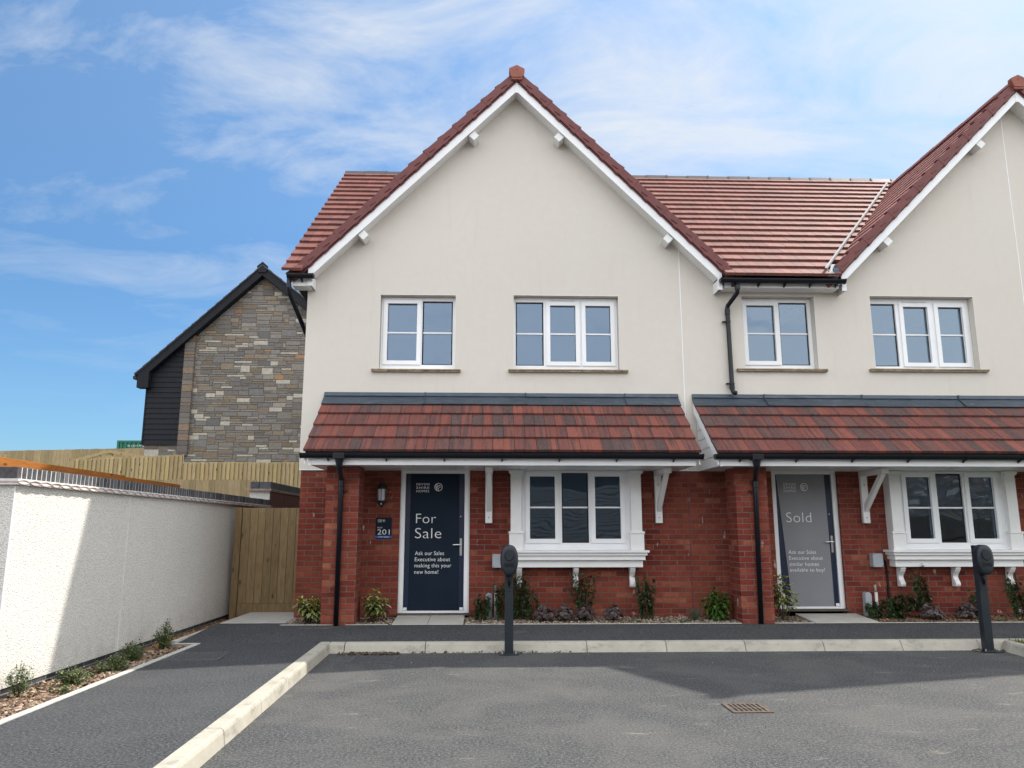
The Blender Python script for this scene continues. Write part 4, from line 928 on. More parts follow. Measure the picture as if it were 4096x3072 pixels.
def grate():
    x0, x1, y0, y1 = 1.955, 2.255, -5.055, -4.755
    t = thing("drain_grate", (2.1, -4.9, 0), "rusty slotted drain grate in the parking bay tarmac", "drain")
    slots = []
    for r in range(2):
        for c in range(7):
            xa = x0+.022+c*.038; slots.append((xa, xa+.024, y0+.025+r*.135, y0+.145+r*.13))
    b = MB(); xs = sorted({x0, x1, *[s[i] for s in slots for i in (0, 1)]}); ys = sorted({y0, y1, *[s[i] for s in slots for i in (2, 3)]})
    for i in range(len(xs)-1):
        for j in range(len(ys)-1):
            cx, cy = (xs[i]+xs[i+1])/2, (ys[j]+ys[j+1])/2
            if any(s[0] < cx < s[1] and s[2] < cy < s[3] for s in slots): continue
            b.box(xs[i], xs[i+1], ys[j], ys[j+1], .0025, .008)
    b.build("grate", M['rust'], t); one("pit", 'gap_dark', t, lambda q: q.box(x0, x1, y0, y1, .001, .0022))
    one("frame", 'rust', t, lambda q: (q.box(x0-.012, x0-.003, y0-.012, y1+.012, .001, .009), q.box(x1+.003, x1+.012, y0-.012, y1+.012, .001, .009), q.box(x0-.003, x1+.003, y0-.012, y0-.003, .001, .009), q.box(x0-.003, x1+.003, y1+.003, y1+.012, .001, .009)))
grate()
# ================================================================== left garden wall, gate, beam
def garden_wall():
    t = thing("garden_wall", (-4.1, -1, .1), "white roughcast garden wall with blue brick coping along the left path", "wall")
    b = MB(); b.box(-4.23, -4.0, -4.69, 3.05, .115, 1.785); b.box(-12, -4.231, -4.69, -4.46, .115, 1.785); b.build("render_face", M['roughcast'], t)
    one("plinth", 'blue_brick', t, lambda q: (q.box(-4.22, -4.012, -4.68, 3.05, -.05, .116), q.box(-12, -4.225, -4.68, -4.47, -.05, .116)))
    one("render_bead", 'white_upvc', t, lambda q: (q.box(-4.0, -3.996, -2.53, -2.522, .12, 1.78), q.box(-4.001, -3.994, -4.692, -4.682, .12, 1.78)))
    def cop(q):
        y = -4.72
        i = 0
        cols = [(.025, .032, .045), (.04, .045, .058), (.02, .023, .03), (.06, .062, .07), (.04, .033, .038), (.10, .10, .105)]
        while y < 3.03:
            c = rnd.choice(cols); k = rnd.uniform(.8, 1.2); j = rnd.uniform(-.0025, .0025)
            q.box(-4.225+j-.02, -3.974+j, y, y+.061, 1.838, 1.939+j, col=tuple(a*k for a in c)); y += .075
        x = -4.26
        while x > -9:
            c = rnd.choice(cols); q.box(x-.062, x, -4.72, -4.49, 1.838, 1.938, col=c); x -= .075
    one("coping", 'coping_brick', t, cop, bevel=.004)
    one("coping_joints", 'coping_mortar', t, lambda q: (q.box(-4.24, -3.9775, -4.715, 3.03, 1.84, 1.9365), q.box(-9, -4.245, -4.714, -4.5, 1.84, 1.934)))
    def creaseW(q): q.box(-4.24, -3.952, -4.735, 3.03, 1.788, 1.838); q.box(-9, -4.241, -4.735, -4.5, 1.788, 1.838)
    one("creasing_mortar", 'creasing_white', t, creaseW)
    def crease(q):
        y = -4.74; L_ = .168
        k = 0
        while y < 3.0:      # two courses of cambered plain tiles, the bows meeting
            for s, zz in ((1, 1.812), (-1, 1.806)):
                pr = []; n = 6
                for i in range(n+1): a = i/n; pr.append((y+.003+a*(L_-.006), zz+s*(.012*math.sin(math.pi*a))))
                for i in range(n, -1, -1): a = i/n; pr.append((y+.003+a*(L_-.006), zz+s*(.012*math.sin(math.pi*a))-.005*(1 if s < 0 else -1)))
                q.prism([(-4.23, a, z) for a, z in pr], (.285+.004*(k % 2), 0, 0))
            y += L_; k += 1
        q.box(-9, -4.235, -4.755, -4.5, 1.80, 1.811); q.box(-9, -4.235, -4.75, -4.5, 1.822, 1.832)
    one("creasing_tiles", 'creasing_red', t, crease)
garden_wall()
def gate():
    t = thing("gate", (-3.4, .9, .1), "closed boarded timber gate between the white wall and the house", "gate")
    one("gate_post", 'gate_timber', t, lambda b: b.box(-3.90, -3.80, .86, .96, .05, 1.745, col=(.9, .86, .8)), bevel=.004)
    one("gate_post", 'gate_timber', t, lambda b: b.box(-2.83, -2.755, .86, .96, .05, 1.745, col=(.85, .82, .78)), bevel=.004)
    def bd(b):
        x = -3.79; ws = [.125, .118, .115, .12, .115, .12, .118, .125]
        for w_ in ws:
            k = rnd.uniform(.85, 1.08); b.box(x, x+w_-.004, .872+rnd.uniform(0, .002), .892, .30, 1.74, col=(k, k*.99, k*.95)); x += w_
    one("boards", 'gate_timber', t, bd, bevel=.003)
    one("bottom_rail", 'gate_timber', t, lambda b: b.box(-3.79, -2.84, .862, .90, .115, .298, col=(.92, .9, .85)), bevel=.003)
    one("rails", 'gate_timber', t, lambda b: (b.box(-3.79, -2.94, .893, .93, 1.5, 1.6), b.box(-3.79, -2.94, .893, .93, .8, .9)))
gate()
def backwall():
    t = thing("boundary_wall", (-4.2, 5, .3), "white ended boundary wall with blue brick coping seen above the gate", "wall")
    one("render_face", 'roughcast', t, lambda b: b.box(-4.37, -4.01, 3.10, 8.0, .2, 2.10)) 
    one("side_render", 'brown_render', t, lambda b: b.box(-4.009, -3.99, 3.13, 8.0, .2, 2.095))
    def cp(b):
        y = 3.06; cols = [(.035, .042, .055), (.05, .055, .068), (.028, .03, .038), (.07, .072, .08)]
        b.box(-4.36, -4.205, y, y+.06, 2.145, 2.275, col=cols[0]); b.box(-4.195, -3.985, y, y+.06, 2.145, 2.275, col=cols[1])
        y += .065
        while y < 8: b.box(-4.36, -3.985, y, y+.062, 2.145, 2.275+rnd.uniform(-.003, .003), col=rnd.choice(cols)); y += .075
    one("coping", 'coping_brick', t, cp, bevel=.004)
    one("creasing_tiles", 'creasing_red', t, lambda b: (b.box(-4.43, -3.96, 3.0, 8, 2.127, 2.142), b.box(-4.40, -3.97, 3.02, 8, 2.10, 2.125)))
    t2 = thing("boundary_wall", (-4.6, 3.3, .3), "low piece of blue coped wall left of the white ended wall", "wall")
    one("render_face", 'roughcast', t2, lambda b: b.box(-5.2, -4.375, 3.30, 3.52, .2, 1.85)); one("coping", 'coping_brick', t2, lambda b: b.box(-5.25, -4.375, 3.27, 3.55, 1.852, 1.98, col=(.035, .042, .055)), bevel=.004)
backwall()
def beam():
    t = thing("garden_beam", (-5.0, -1.5, 1.6), "orange stained timber rail running behind the white wall coping", "timber rail")
    one("rail", 'orange_beam', t, lambda b: (b.box(-5.05, -5.0, -7.5, -.52, 2.045, 2.145), b.box(-5.05, -5.002, -.51, 1.44, 2.045, 2.128)), bevel=.005)
    one("post", 'orange_beam', t, lambda b: [b.box(-5.10, -5.052, y, y+.1, .3, 2.04) for y in (-3.6, -1.0, 1.2)])
beam()
# ================================================================== fences behind
def fence(y, segs, mat, label, bw, grp="timber fences climbing behind the wall", cover=True, tintb=1.0):
    """segs: (x0,x1,ztop at x0, ztop at x1, zbottom)"""
    t = thing("fence", ((segs[0][0]+segs[-1][1])/2, y, segs[0][4]), label, "fence", grp)
    b = MB()
    for x0, x1, za, zb, zg in segs:
        x = x0; i = 0
        while x < x1-.02:
            e = min(x+bw, x1); f = (x-x0)/(x1-x0); zt = za+(zb-za)*f+rnd.uniform(-.006, .006); k = rnd.uniform(.80, 1.12)*tintb; o = rnd.uniform(0, .004)
            c = (k, k*rnd.uniform(.95, 1.0), k*rnd.uniform(.88, .98))
            if cover: b.prism([(x+.002, y+.004+o, zg), (e+.010, y-.026+o, zg), (e+.010, y-.012+o, zg), (x+.002, y+.012+o, zg)], (0, 0, zt-zg), c)
            else: b.box(x, e-.006, y+o, y+.016, zg, zt, c)
            x = e; i += 1
    b.build("boards", M[mat], t)
    r = MB()
    for x0, x1, za, zb, zg in segs:
        for q in (.25, 1.0): r.prism([(x0, y+.02, zg+q), (x1, y+.02, zg+q+(zb-za)), (x1, y+.02, zg+q+.09+(zb-za)), (x0, y+.02, zg+q+.09)], (0, .05, 0))
        r.box(x1-.1, x1, y+.02, y+.12, zg-.4, min(za, zb)-.05)
    r.build("rails_and_posts", M[mat], t); return t
fence(8.0, [(-10.3, -7.54, 3.10, 3.235, 1.1), (-7.54, -2.9, 3.045, 3.055, 1.0)], 'fence_timber', "stepped featheredge fence in front of the stone house", .105)
fence(6.0, [(Yp(480, 1899, 6).x, Yp(1028, 1899, 6).x, 2.49, 2.49, .7)], 'far_timber', "low flat boarded fence just behind the white wall", .14, cover=False, tintb=.92)
fence(18, [(Yp(-400, 1808, 18).x, Yp(585, 1790, 18).x, Yp(-400, 1812, 18).z, Yp(585, 1791, 18).z, 2.2)], 'far_timber', "long brown fence on the skyline at the far left", .14, cover=False)
def stair():
    t = thing("handrail", (-9, 11, 2), "sloping timber handrail meeting at a post behind the stepped fence", "handrail")
    P = lambda u, v: Yp(u, v, 11)
    def bar(b, p, q, w_=.09): 
        b.prism([p, q, q+Vector((0, 0, -w_)), p+Vector((0, 0, -w_))], (0, .05, 0), (.95, .92, .85))
    def f(b):
        a, c, d = P(300, 1835), P(437, 1799), P(585, 1824)
        bar(b, a, c); bar(b, c, d)
        for k in (.30, .6): bar(b, a+Vector((.5*k, 0, -k*.8+.12)), c+Vector((0, 0, -k*.55)), .07); bar(b, c+Vector((0, 0, -k*.55)), d+Vector((0, 0, -k*.55)), .07)
    one("rails", 'fence_timber', t, f)
    one("post", 'fence_timber', t, lambda b: [b.box(p.x-.04, p.x+.04, 11.051, 11.13, 1.6, p.z+.0) for p in (P(440, 1803), P(521, 1815))])
stair()
def container():
    y = 40; a = Yp(470, 1762, y); b_ = Yp(700, 1762, y); z0 = 2.6
    t = thing("shipping_container", (a.x+3, y, z0), "green ribbed steel container showing above the far fence", "container")
    def f(b):
        x = a.x+.15; b.box(a.x, a.x+.14, y-.04, y+2.4, 4.5, a.z); b.box(a.x, a.x+6, y-.05, y+.05, a.z-.14, a.z+.0); b.box(a.x+.05, a.x+6, y+.05, y+2.3, 4.5, a.z-.05)
        while x < a.x+6:
            b.prism([(x, y+.03, 4.5), (x+.05, y-.03, 4.5), (x+.16, y-.03, 4.5), (x+.21, y+.03, 4.5)], (0, 0, a.z-.14-4.5)); x += .28
    one("shell", 'container_green', t, f)
    l = MB(); p = Yp(510, 1788, y-.06); q = Yp(575, 1780, y-.06); put_text(l, "91 CU 7 77 5", p.x, q.x, p.z, q.z, y-.06); l.build("lettering", M['white_text'], t)
container()
# ================================================================== stone house beyond
def stone_blocks(b, x0, x1, z0, z1, y, top, axis='y', sgn=1, rs=5):
    r = random.Random(rs); H = .072; W = .05; nr = int((z1-z0)/H); nc = int((x1-x0)/W); occ = [[False]*nc for _ in range(nr+3)]
    cols = [(.21, .195, .18), (.235, .22, .205), (.19, .18, .172), (.25, .23, .205), (.22, .185, .15), (.27, .25, .23), (.18, .175, .175), (.25, .20, .15), (.20, .19, .185)]
    for j in range(nr):
        i = 0
        while i < nc:
            if occ[j][i]: i += 1; continue
            h = r.choices((1, 2, 3), (.58, .36, .06))[0]; wd = r.randint(4, 12) if h == 1 else r.randint(5, 9)
            k = 0
            while k < wd and i+k < nc and not occ[j][i+k]: k += 1
            if k < 2: h = 1
            if h > 1 and any(occ[j+q][i+p] for q in range(1, h) for p in range(k)): h = 1
            for q in range(h):
                for p in range(k): occ[j+q][i+p] = True
            xa, xb, za, zb = x0+i*W, x0+(i+k)*W, z0+j*H, z0+(j+h)*H
            if zb < top((xa+xb)/2)+.25:
                c = r.choice(cols)
                if r.random() < .11 and k > 3: c = (.50, .47, .41)
                elif r.random() < .012: c = (.34, .20, .11)
                f = r.uniform(.80, 1.25); c = tuple(q*f for q in c) if c[0] < .4 else c; d = r.uniform(.010, .022); g = .007; i1 = .012
                V = [(xa+g, y, za+g), (xb-g, y, za+g), (xb-g, y, zb-g), (xa+g, y, zb-g)]
                V2 = [(xa+g+i1*r.random(), y-d*sgn, za+g+i1*r.random()*.6), (xb-g-i1*r.random(), y-d*sgn, za+g+i1*r.random()*.6), (xb-g-i1*r.random(), y-d*sgn, zb-g-i1*r.random()*.6), (xa+g+i1*r.random(), y-d*sgn, zb-g-i1*r.random()*.6)]
                b.add(V+V2, [(4, 5, 6, 7) if sgn > 0 else (7, 6, 5, 4), (0, 1, 5, 4), (1, 2, 6, 5), (2, 3, 7, 6), (3, 0, 4, 7)], c)
            i += k
def stone_house():
    y = 12.0; A = Yp(1061, 1070, y); El = Yp(572, 1487, y)            # roof apex / left eaves
    sl = (A.z-El.z)/(A.x-El.x); xr = A.x+5.0; slR = .78
    def roofz(x): return A.z-(A.x-x)*sl if x < A.x else A.z-(x-A.x)*slR
    t = thing("house", (A.x, y, 2), "grey stone gabled house with black boarded lean side, far left behind the fences", "house")
    wx0 = Yp(730, 1600, y).x; bx0 = Yp(575, 1700, y).x; bz = Yp(650, 1780, y).z
    b = MB(); top = lambda x: roofz(x)-.28
    b.add([(bx0+.05, y+.03, 1.0), (xr-.2, y+.03, 1.0), (xr-.2, y+.03, top(xr-.2)), (A.x, y+.03, top(A.x)), (bx0+.05, y+.03, top(bx0+.05))], [(0, 1, 2, 3, 4)])
    b.box(bx0+.1, xr-.25, y+.05, y+9, 1.0, El.z-.2)
    wl = b.build("wall", M['stone_mortar'], t)
    s = MB(); stone_blocks(s, wx0+.02, xr-.25, 2.4, A.z, y+.03, top); stone_blocks(s, bx0+.06, wx0, 2.4, bz-.03, y+.03, top, rs=9)
    s.build("stonework", M['stone_block'], wl)
    # quoin pilaster left of the stone gable
    q = MB(); r = random.Random(3); z = bz-.32; xq = wx0
    q2 = MB()
    while z < top(xq)+.2:
        h = r.choice((.10, .15, .2)); w_ = .30 if r.random() < .5 else .20; k = r.uniform(.8, 1.15)
        c = r.choice([(.21, .165, .13), (.26, .19, .14), (.19, .17, .15), (.17, .15, .14)]); q.box(xq-.02, xq+.28, y-.09, y+.02, z+.006, z+h-.006, tuple(a*k for a in c)); z += h
    q.box(xq-.0, xq+.26, y-.07, y+.02, bz-.25, top(xq)+.1, (.2, .17, .14)); q.build("quoin", M['stone_block'], t)
    # black weatherboards
    def bd(b):
        z = bz; i = 0
        while z < top(wx0):
            ztop = z+.168
            xa = bx0
            # clip left end under the roof
            for xx in [bx0+k*.05 for k in range(60)]:
                if top(xx) > ztop-.02: xa = xx; break
            if xa < wx0-.05: b.prism([(xa, y-.045, z), (xa, y-.025, z), (xa, y-.008, ztop), (xa, y-.022, ztop)], (wx0-.02-xa, 0, 0))
            z += .160
        b.box(bx0-.01, bx0+.03, y-.05, y+.3, bz, El.z-.12)
    one("weatherboards", 'black_board', t, bd)
    one("board_backing", 'black_board', t, lambda b: b.add([(bx0, y-.008, bz), (wx0, y-.008, bz), (wx0, y-.008, top(wx0)), (bx0, y-.008, top(bx0))], [(0, 1, 2, 3)]))
    ex = El.x-.12
    def ro(b):
        b.prism([(ex, y-.28, roofz(ex)-.02), (A.x, y-.28, A.z), (A.x, y-.28, A.z-.05), (ex, y-.28, roofz(ex)-.07)], (0, 9.6, 0))
        b.prism([(xr, y-.28, roofz(xr)), (A.x, y-.28, A.z), (A.x, y-.28, A.z-.05), (xr, y-.28, roofz(xr)-.05)], (0, 9.6, 0))
        for s in (0, 1):   # slate edges stepping up the verge
            p, e = (Vector((ex, 0, roofz(ex))), Vector((A.x, 0, A.z))) if s == 0 else (Vector((xr, 0, roofz(xr))), Vector((A.x, 0, A.z)))
            n = 16; L_ = (e-p)/n
            for i in range(n): c = p+L_*i; b.prism([(c.x, y-.31, c.z+.015), (c.x+L_.x*1.05, y-.31, c.z+L_.z*1.05-.01), (c.x+L_.x*1.05, y-.31, c.z+L_.z*1.05-.04), (c.x, y-.31, c.z-.03)], (0, .2, 0))
    one("roof", 'slate_roof', t, ro)
    def bg_(b):
        for (xe, ze) in ((ex+.08, roofz(ex+.08)), (xr, roofz(xr))):
            b.prism([(xe, y-.26, ze-.06), (A.x, y-.26, A.z-.06), (A.x, y-.26, A.z-.34), (xe, y-.26, ze-.34)], (0, .03, 0))
            b.prism([(xe, y-.23, ze-.32), (A.x, y-.23, A.z-.32), (A.x, y-.23, A.z-.34), (xe, y-.23, ze-.34)], (0, .25, 0))
        b.prism([(ex+.08, y-.262, roofz(ex)-.06), (ex+.08, y-.262, roofz(ex)-.42), (ex+.42, y-.262, roofz(ex)-.42), (ex+.42, y-.262, roofz(ex+.42)-.2)], (0, .28, 0))
        b.prism([(A.x-.17, y-.30, A.z-.06), (A.x, y-.30, A.z+.09), (A.x+.17, y-.30, A.z-.06), (A.x+.12, y-.30, A.z-.26), (A.x-.12, y-.30, A.z-.26)], (0, .06, 0))
    one("barge_board", 'black_board', t, bg_)
    one("gutter", 'black_pvc', t, lambda b: b.box(ex-.08, ex+.03, y-.2, y+9, roofz(ex)-.15, roofz(ex)-.05), bevel=.01)
stone_house()
# ================================================================== houses across the road (mirrored in the panes, they also bounce light)
def opposite():
    mk('grey_board', (.16, .155, .15), .7, .3, .15, 3)
    y = -27.0
    t = thing("house", (18, y, 0), "stone fronted house across the road, behind the viewer, mirrored in the right bay", "house")
    b = MB(); b.box(13.5, 27, y-8, y, 0, 5.0); wl = b.build("wall", M['stone_mortar'], t)
    s = MB(); stone_blocks(s, -27, -13.5, .2, 5.0, -y, lambda x: 9, rs=21)
    s.v = [(-x, -yy, z) for x, yy, z in s.v]; s.build("stonework", M['stone_block'], wl)
    one("roof", 'slate_roof', t, lambda b: b.prism([(13.2, y+.4, 4.95), (13.2, y-4, 7.4), (13.2, y-8.4, 4.95)], (14.1, 0, 0)))
    t2 = thing("house", (2, y, 0), "grey boarded house with brown roof across the road, behind the viewer", "house")
    def wb(b):
        z = 0
        while z < 4.8: b.prism([(-9, y+.02, z), (-9, y, z+.17), (-9, y-.05, z+.17), (-9, y-.05, z)], (20.5, 0, 0)); z += .168
        b.box(-8.95, 11.4, y-8, y-.04, 0, 4.9)
    one("wall", 'grey_board', t2, wb)
    one("roof", 'ridge_tile', t2, lambda b: b.prism([(-9.4, y+.5, 4.75), (-9.4, y-4, 7.2), (-9.4, y-8.5, 4.75)], (21.3, 0, 0)))
    one("fascia", 'white_upvc', t2, lambda b: b.box(-9.3, 11.8, y+.45, y+.52, 4.55, 4.78))
    fence(-22.0, [(12, 30, 1.85, 1.85, 0)], 'grey_timber', "dark fence across the road, behind the viewer", .15, "fences across the road", cover=False)
opposite()
# ================================================================== plants
def leafquad(b, base, d, up, ln, wd, col, droop=.25, cup=.12):
    d = Vector(d).normalized(); up = Vector(up); s = d.cross(up)
    if s.length < .05: s = d.cross(Vector((1, 0, .1)))
    s.normalize(); u = s.cross(d).normalized()
    p0 = Vector(base); p1 = p0+d*ln*.3+u*ln*.04; p2 = p0+d*ln*.65-u*ln*droop*.25; p3 = p0+d*ln-u*ln*droop
    w1, w2 = wd*.5, wd*.42; c = u*wd*cup
    b.add([p0, p1-s*w1+c, p1, p1+s*w1+c, p2-s*w2+c, p2, p2+s*w2+c, p3], [(0, 2, 1), (0, 3, 2), (1, 2, 5, 4), (2, 3, 6, 5), (4, 5, 7), (5, 6, 7)], col)
def jc(c, r, k=.25): f = r.uniform(1-k, 1+k); return tuple(max(0, q*f*r.uniform(.93, 1.07)) for q in c)
def shrub(name, loc, h, rad, style, label, cat="shrub", grp=None, seed=1, n=None, lean=0):
    r = random.Random(seed); x, y, z = loc; t = thing(name, loc, label, cat, grp); lf = MB(); st = MB()
    def stem(p, q, r0=.005): st.tube([p, p.lerp(q, .5)+Vector((r.uniform(-.01, .01), r.uniform(-.01, .01), 0)), q], [r0, r0*.8, r0*.5], 5)
    O = Vector(loc)
    if style in ('aucuba', 'green'):
        ns = n or 11
        for i in range(ns):
            a = r.uniform(0, 2*math.pi); q = r.uniform(.05, 1)**.6; hh = h*(1-.45*q*q)*r.uniform(.75, 1)
            tip = O+Vector((math.cos(a)*rad*q*.8+lean*hh, math.sin(a)*rad*q*.6, hh*.92)); stem(O+Vector((math.cos(a)*.02, math.sin(a)*.02, 0)), tip)
            for lv in range(4 if style == 'aucuba' else 6):
                f = 1-lv*.15; base = O.lerp(tip, f); m = 5 if lv == 0 else 4
                for k in range(m):
                    b_ = 2*math.pi*k/m+lv*.8+r.uniform(-.3, .3); el = (.75 if lv == 0 else .25-lv*.12)+r.uniform(-.2, .2)
                    d = Vector((math.cos(b_)*math.cos(el), math.sin(b_)*math.cos(el), math.sin(el)))
                    ln = (.105 if style == 'aucuba' else .085)*r.uniform(.75, 1.25)*(.7 if lv == 0 else 1)
                    if style == 'aucuba': c = jc(r.choice([(.30, .33, .03), (.36, .36, .05)] if lv == 0 and r.random() < .6 else [(.05, .10, .022), (.07, .12, .03), (.04, .08, .018), (.20, .23, .07)] if r.random() < .85 else [(.36, .36, .22)]), r)
                    else: c = jc(r.choice([(.06, .15, .02), (.045, .11, .018), (.10, .20, .03), (.035, .085, .015)]), r)
                    leafquad(lf, base, d, (0, 0, 1), ln, ln*(.42 if style == 'aucuba' else .34), c, droop=.35 if lv else .1)
    elif style == 'climber':
        ns = n or 4
        for i in range(ns):
            a = r.uniform(0, 2*math.pi); pts = [O+Vector((r.uniform(-.03, .03), 0, 0))]; hh = h*r.uniform(.6, 1) if i else h; k = 9
            dx_ = r.uniform(-1, 1)*rad
            for s in range(1, k+1):
                f = s/k; pts.append(O+Vector((dx_*f**1.2+lean*f*h+r.uniform(-.012, .012), .04*f+r.uniform(-.015, .015), hh*f)))
            st.tube(pts, [.0045*(1-.06*q) for q in range(len(pts))], 5)
            for s in range(2, k+1):
                for side in (-1, 1, -1, 1):
                    if r.random() < .12: continue
                    base = pts[s-1].lerp(pts[s], r.random()); b_ = r.uniform(-.6, .6)
                    tw = Vector((side*math.cos(b_)*r.uniform(.02, .06), math.sin(b_)*.05-.02, r.uniform(-.01, .03))); q2 = base+tw
                    for m in range(r.randint(2, 4)):
                        d = Vector((side*r.uniform(.2, 1), r.uniform(-.8, .3), r.uniform(-.6, .5))); ln = r.uniform(.042, .074)
                        leafquad(lf, q2+Vector((r.uniform(-.012, .012), r.uniform(-.012, .012), r.uniform(-.012, .012))), d, (0, 0, 1), ln, ln*.46, jc(r.choice([(.030, .065, .02), (.042, .08, .025), (.022, .045, .018), (.06, .06, .03)]), r), .3)
    elif style == 'clump':
        for i in range(n or 120):
            a = r.uniform(0, 2*math.pi); q = math.sqrt(r.random()); hh = h*(1-.55*q*q)*r.uniform(.55, 1)
            c0 = O+Vector((math.cos(a)*rad*q, math.sin(a)*rad*q*.8, hh)); tl = Vector((math.cos(a)*q*.8+r.uniform(-.3, .3), math.sin(a)*q*.8-.35+r.uniform(-.3, .3), .8)).normalized()
            s = tl.cross(Vector((0, 1, .2))).normalized(); u = s.cross(tl); R0 = r.uniform(.022, .040); m = 9
            col = jc(r.choice([(.045, .022, .026), (.06, .03, .036), (.03, .016, .02), (.075, .055, .055), (.055, .035, .032)]), r)
            vs = [c0-tl*.004]+[c0+(s*math.cos(2*math.pi*k/m)+u*math.sin(2*math.pi*k/m))*R0*(1 if k % 2 else .8)+tl*r.uniform(-.006, .006) for k in range(m)]
            lf.add(vs, [(0, k+1, (k+1) % m+1) for k in range(m)], col)
            if r.random() < .2: st.tube([O+Vector((0, 0, .01)), c0], .0018, 4)
        for i in range(3):
            a = r.uniform(-1, 1); st.tube([O, O+Vector((a*.05, 0, h*.8)), O+Vector((a*.08, 0, h*r.uniform(1.2, 1.7)))], .0018, 4)
    elif style == 'small':
        for i in range(n or 26):
            a = r.uniform(0, 2*math.pi); q = math.sqrt(r.random()); hh = h*(1-.5*q*q)*r.uniform(.7, 1)
            tip = O+Vector((math.cos(a)*rad*q+lean*hh, math.sin(a)*rad*q, hh)); stem(O, tip, .002)
            for k in range(42):
                base = O.lerp(tip, r.uniform(.12, 1)**.7)+Vector([r.gauss(0, .014) for _ in range(3)]); d = Vector((r.gauss(0, 1), r.gauss(0, 1), r.gauss(.3, .8)))
                ln = r.uniform(.012, .022); c = jc(r.choice([(.10, .14, .045), (.07, .11, .035), (.14, .19, .06), (.05, .08, .03), (.20, .24, .09)]), r)
                leafquad(lf, base, d, (0, 0, 1), ln, ln*.7, c, .1)
    elif style == 'lavender':
        for i in range(n or 60):
            a = r.uniform(0, 2*math.pi); q = math.sqrt(r.random()); tip = O+Vector((math.cos(a)*rad*q, math.sin(a)*rad*q*.6, h*(1-.35*q)*r.uniform(.6, 1)))
            for k in range(9):
                base = O.lerp(tip, .25+.75*k/9); leafquad(lf, base, Vector((r.gauss(0, .6), r.gauss(0, .6), .9)), (0, 1, 0), .028, .005, jc((.09, .11, .07), r), .1)
            st.tube([O, tip], .0014, 4)
    elif style == 'flower':
        for i in range(12):
            a = r.uniform(0, 2*math.pi); leafquad(lf, O+Vector((rad*.3*math.cos(a), rad*.3*math.sin(a), .01)), (math.cos(a), math.sin(a), r.uniform(.3, .9)), (0, 0, 1), r.uniform(.045, .07), .032, jc((.12, .16, .05), r), .3)
        st.tube([O, O+Vector((-.02, -.01, h*.6)), O+Vector((-.03, -.02, h))], .003, 5)
        fl = MB()
        for i in range(26):
            c0 = O+Vector((-.03, -.02, h))+Vector([r.gauss(0, .014) for _ in range(3)])
            leafquad(fl, c0, [r.gauss(0, 1) for _ in range(3)], (0, 0, 1), .014, .012, jc((.62, .38, .46), r, .15), .1)
        fl.build("flower_head", M['tinted'], t)
    lf.build("foliage", M['leaf_spotted' if style == 'aucuba' else 'leaf'], t)
    if st.v: st.build("stems", M['stem'], t)
    return t
ZB = .16
def at(u, v=2480, y=-.36): p = Yp(u, v, y); return p.x
shrub("spotted_laurel", (at(1233, y=-.55), -.56, ZB),   .40, .24, 'aucuba', "dark spotted laurel left of the left brick pier", grp="spotted laurels by the piers", seed=11, n=18)
shrub("spotted_laurel", (at(1497, y=-.45), -.45, ZB), .50, .23, 'aucuba', "yellow and cream spotted laurel between the left pier and door", grp="spotted laurels by the piers", seed=12, n=15)
shrub("spotted_laurel", (at(3140, y=-.50), -.50, ZB), .70, .24, 'aucuba', "tall spotted laurel in front of the Sold door", grp="spotted laurels by the piers", seed=13, n=11)
shrub("evergreen_shrub", (at(2868), -.40, ZB), .48, .26, 'green', "bright green rounded shrub beside the right brick pier", seed=14, n=34)
shrub("lavender", (at(2775), -.42, ZB), .22, .13, 'lavender', "wispy grey green plant left of the bright green shrub", "plant", seed=15)
G = "thin leafy plants trained on the wall"
shrub("wall_climber", (at(1925), -.30, ZB), .36, .05, 'climber', "leafy plant in front of the grey gas cover by the left door", "climber", G, 21, n=7)
shrub("wall_climber", (at(2015, y=-.30), -.30, ZB), .52, .10, 'climber', "leafy plant behind the left charger, close on its left", "climber", G, 22, n=7)
shrub("wall_climber", (at(2080, y=-.30), -.30, ZB), .64, .14, 'climber', "leafy plant right of the left charger below the first corbel", "climber", G, 23, n=11)
shrub("wall_climber", (at(2140, y=-.28), -.28, ZB), .34, .07, 'climber', "short leafy sprig behind the leftmost purple clump", "climber", G, 24, n=3)
shrub("wall_climber", (at(2340, y=-.25), -.25, ZB), .66, .17, 'climber', "forked leafy plant under the middle corbel of the left bay", "climber", G, 25, n=9)
shrub("wall_climber", (at(2588, y=-.25), -.25, ZB), .60, .11, 'climber', "leafy plant right of the last corbel of the left bay", "climber", G, 26, n=9)
shrub("wall_climber", (at(3505), -.34, ZB), .26, .09, 'climber', "low leafy plant under the white pipe of the right house", "climber", G, 27, n=6)
shrub("wall_climber", (at(3590), -.34, ZB), .32, .14, 'climber', "bushy brownish plant below the black cable", "climber", G, 28, n=9)
shrub("wall_climber", (at(3722, y=-.22), -.22, ZB), .72, .08, 'climber', "tall leafy plant reaching the right bay sill", "climber", G, 29, n=7, lean=-.22)
shrub("wall_climber", (at(3655, y=-.28), -.28, ZB+.1), .25, .12, 'climber', "spreading leafy sprig left of the tall right bay plant", "climber", G, 30, n=5)
shrub("wall_climber", (at(3915, y=-.28), -.28, ZB), .42, .08, 'climber', "leafy plant half hidden behind the right charger", "climber", G, 31, n=5)
shrub("wall_climber", (at(4085, y=-.26), -.26, ZB), .62, .12, 'climber', "leafy plant at the right edge of the photo under the last corbel", "climber", G, 32, n=8)
G = "purple leaved clumps in the front beds"
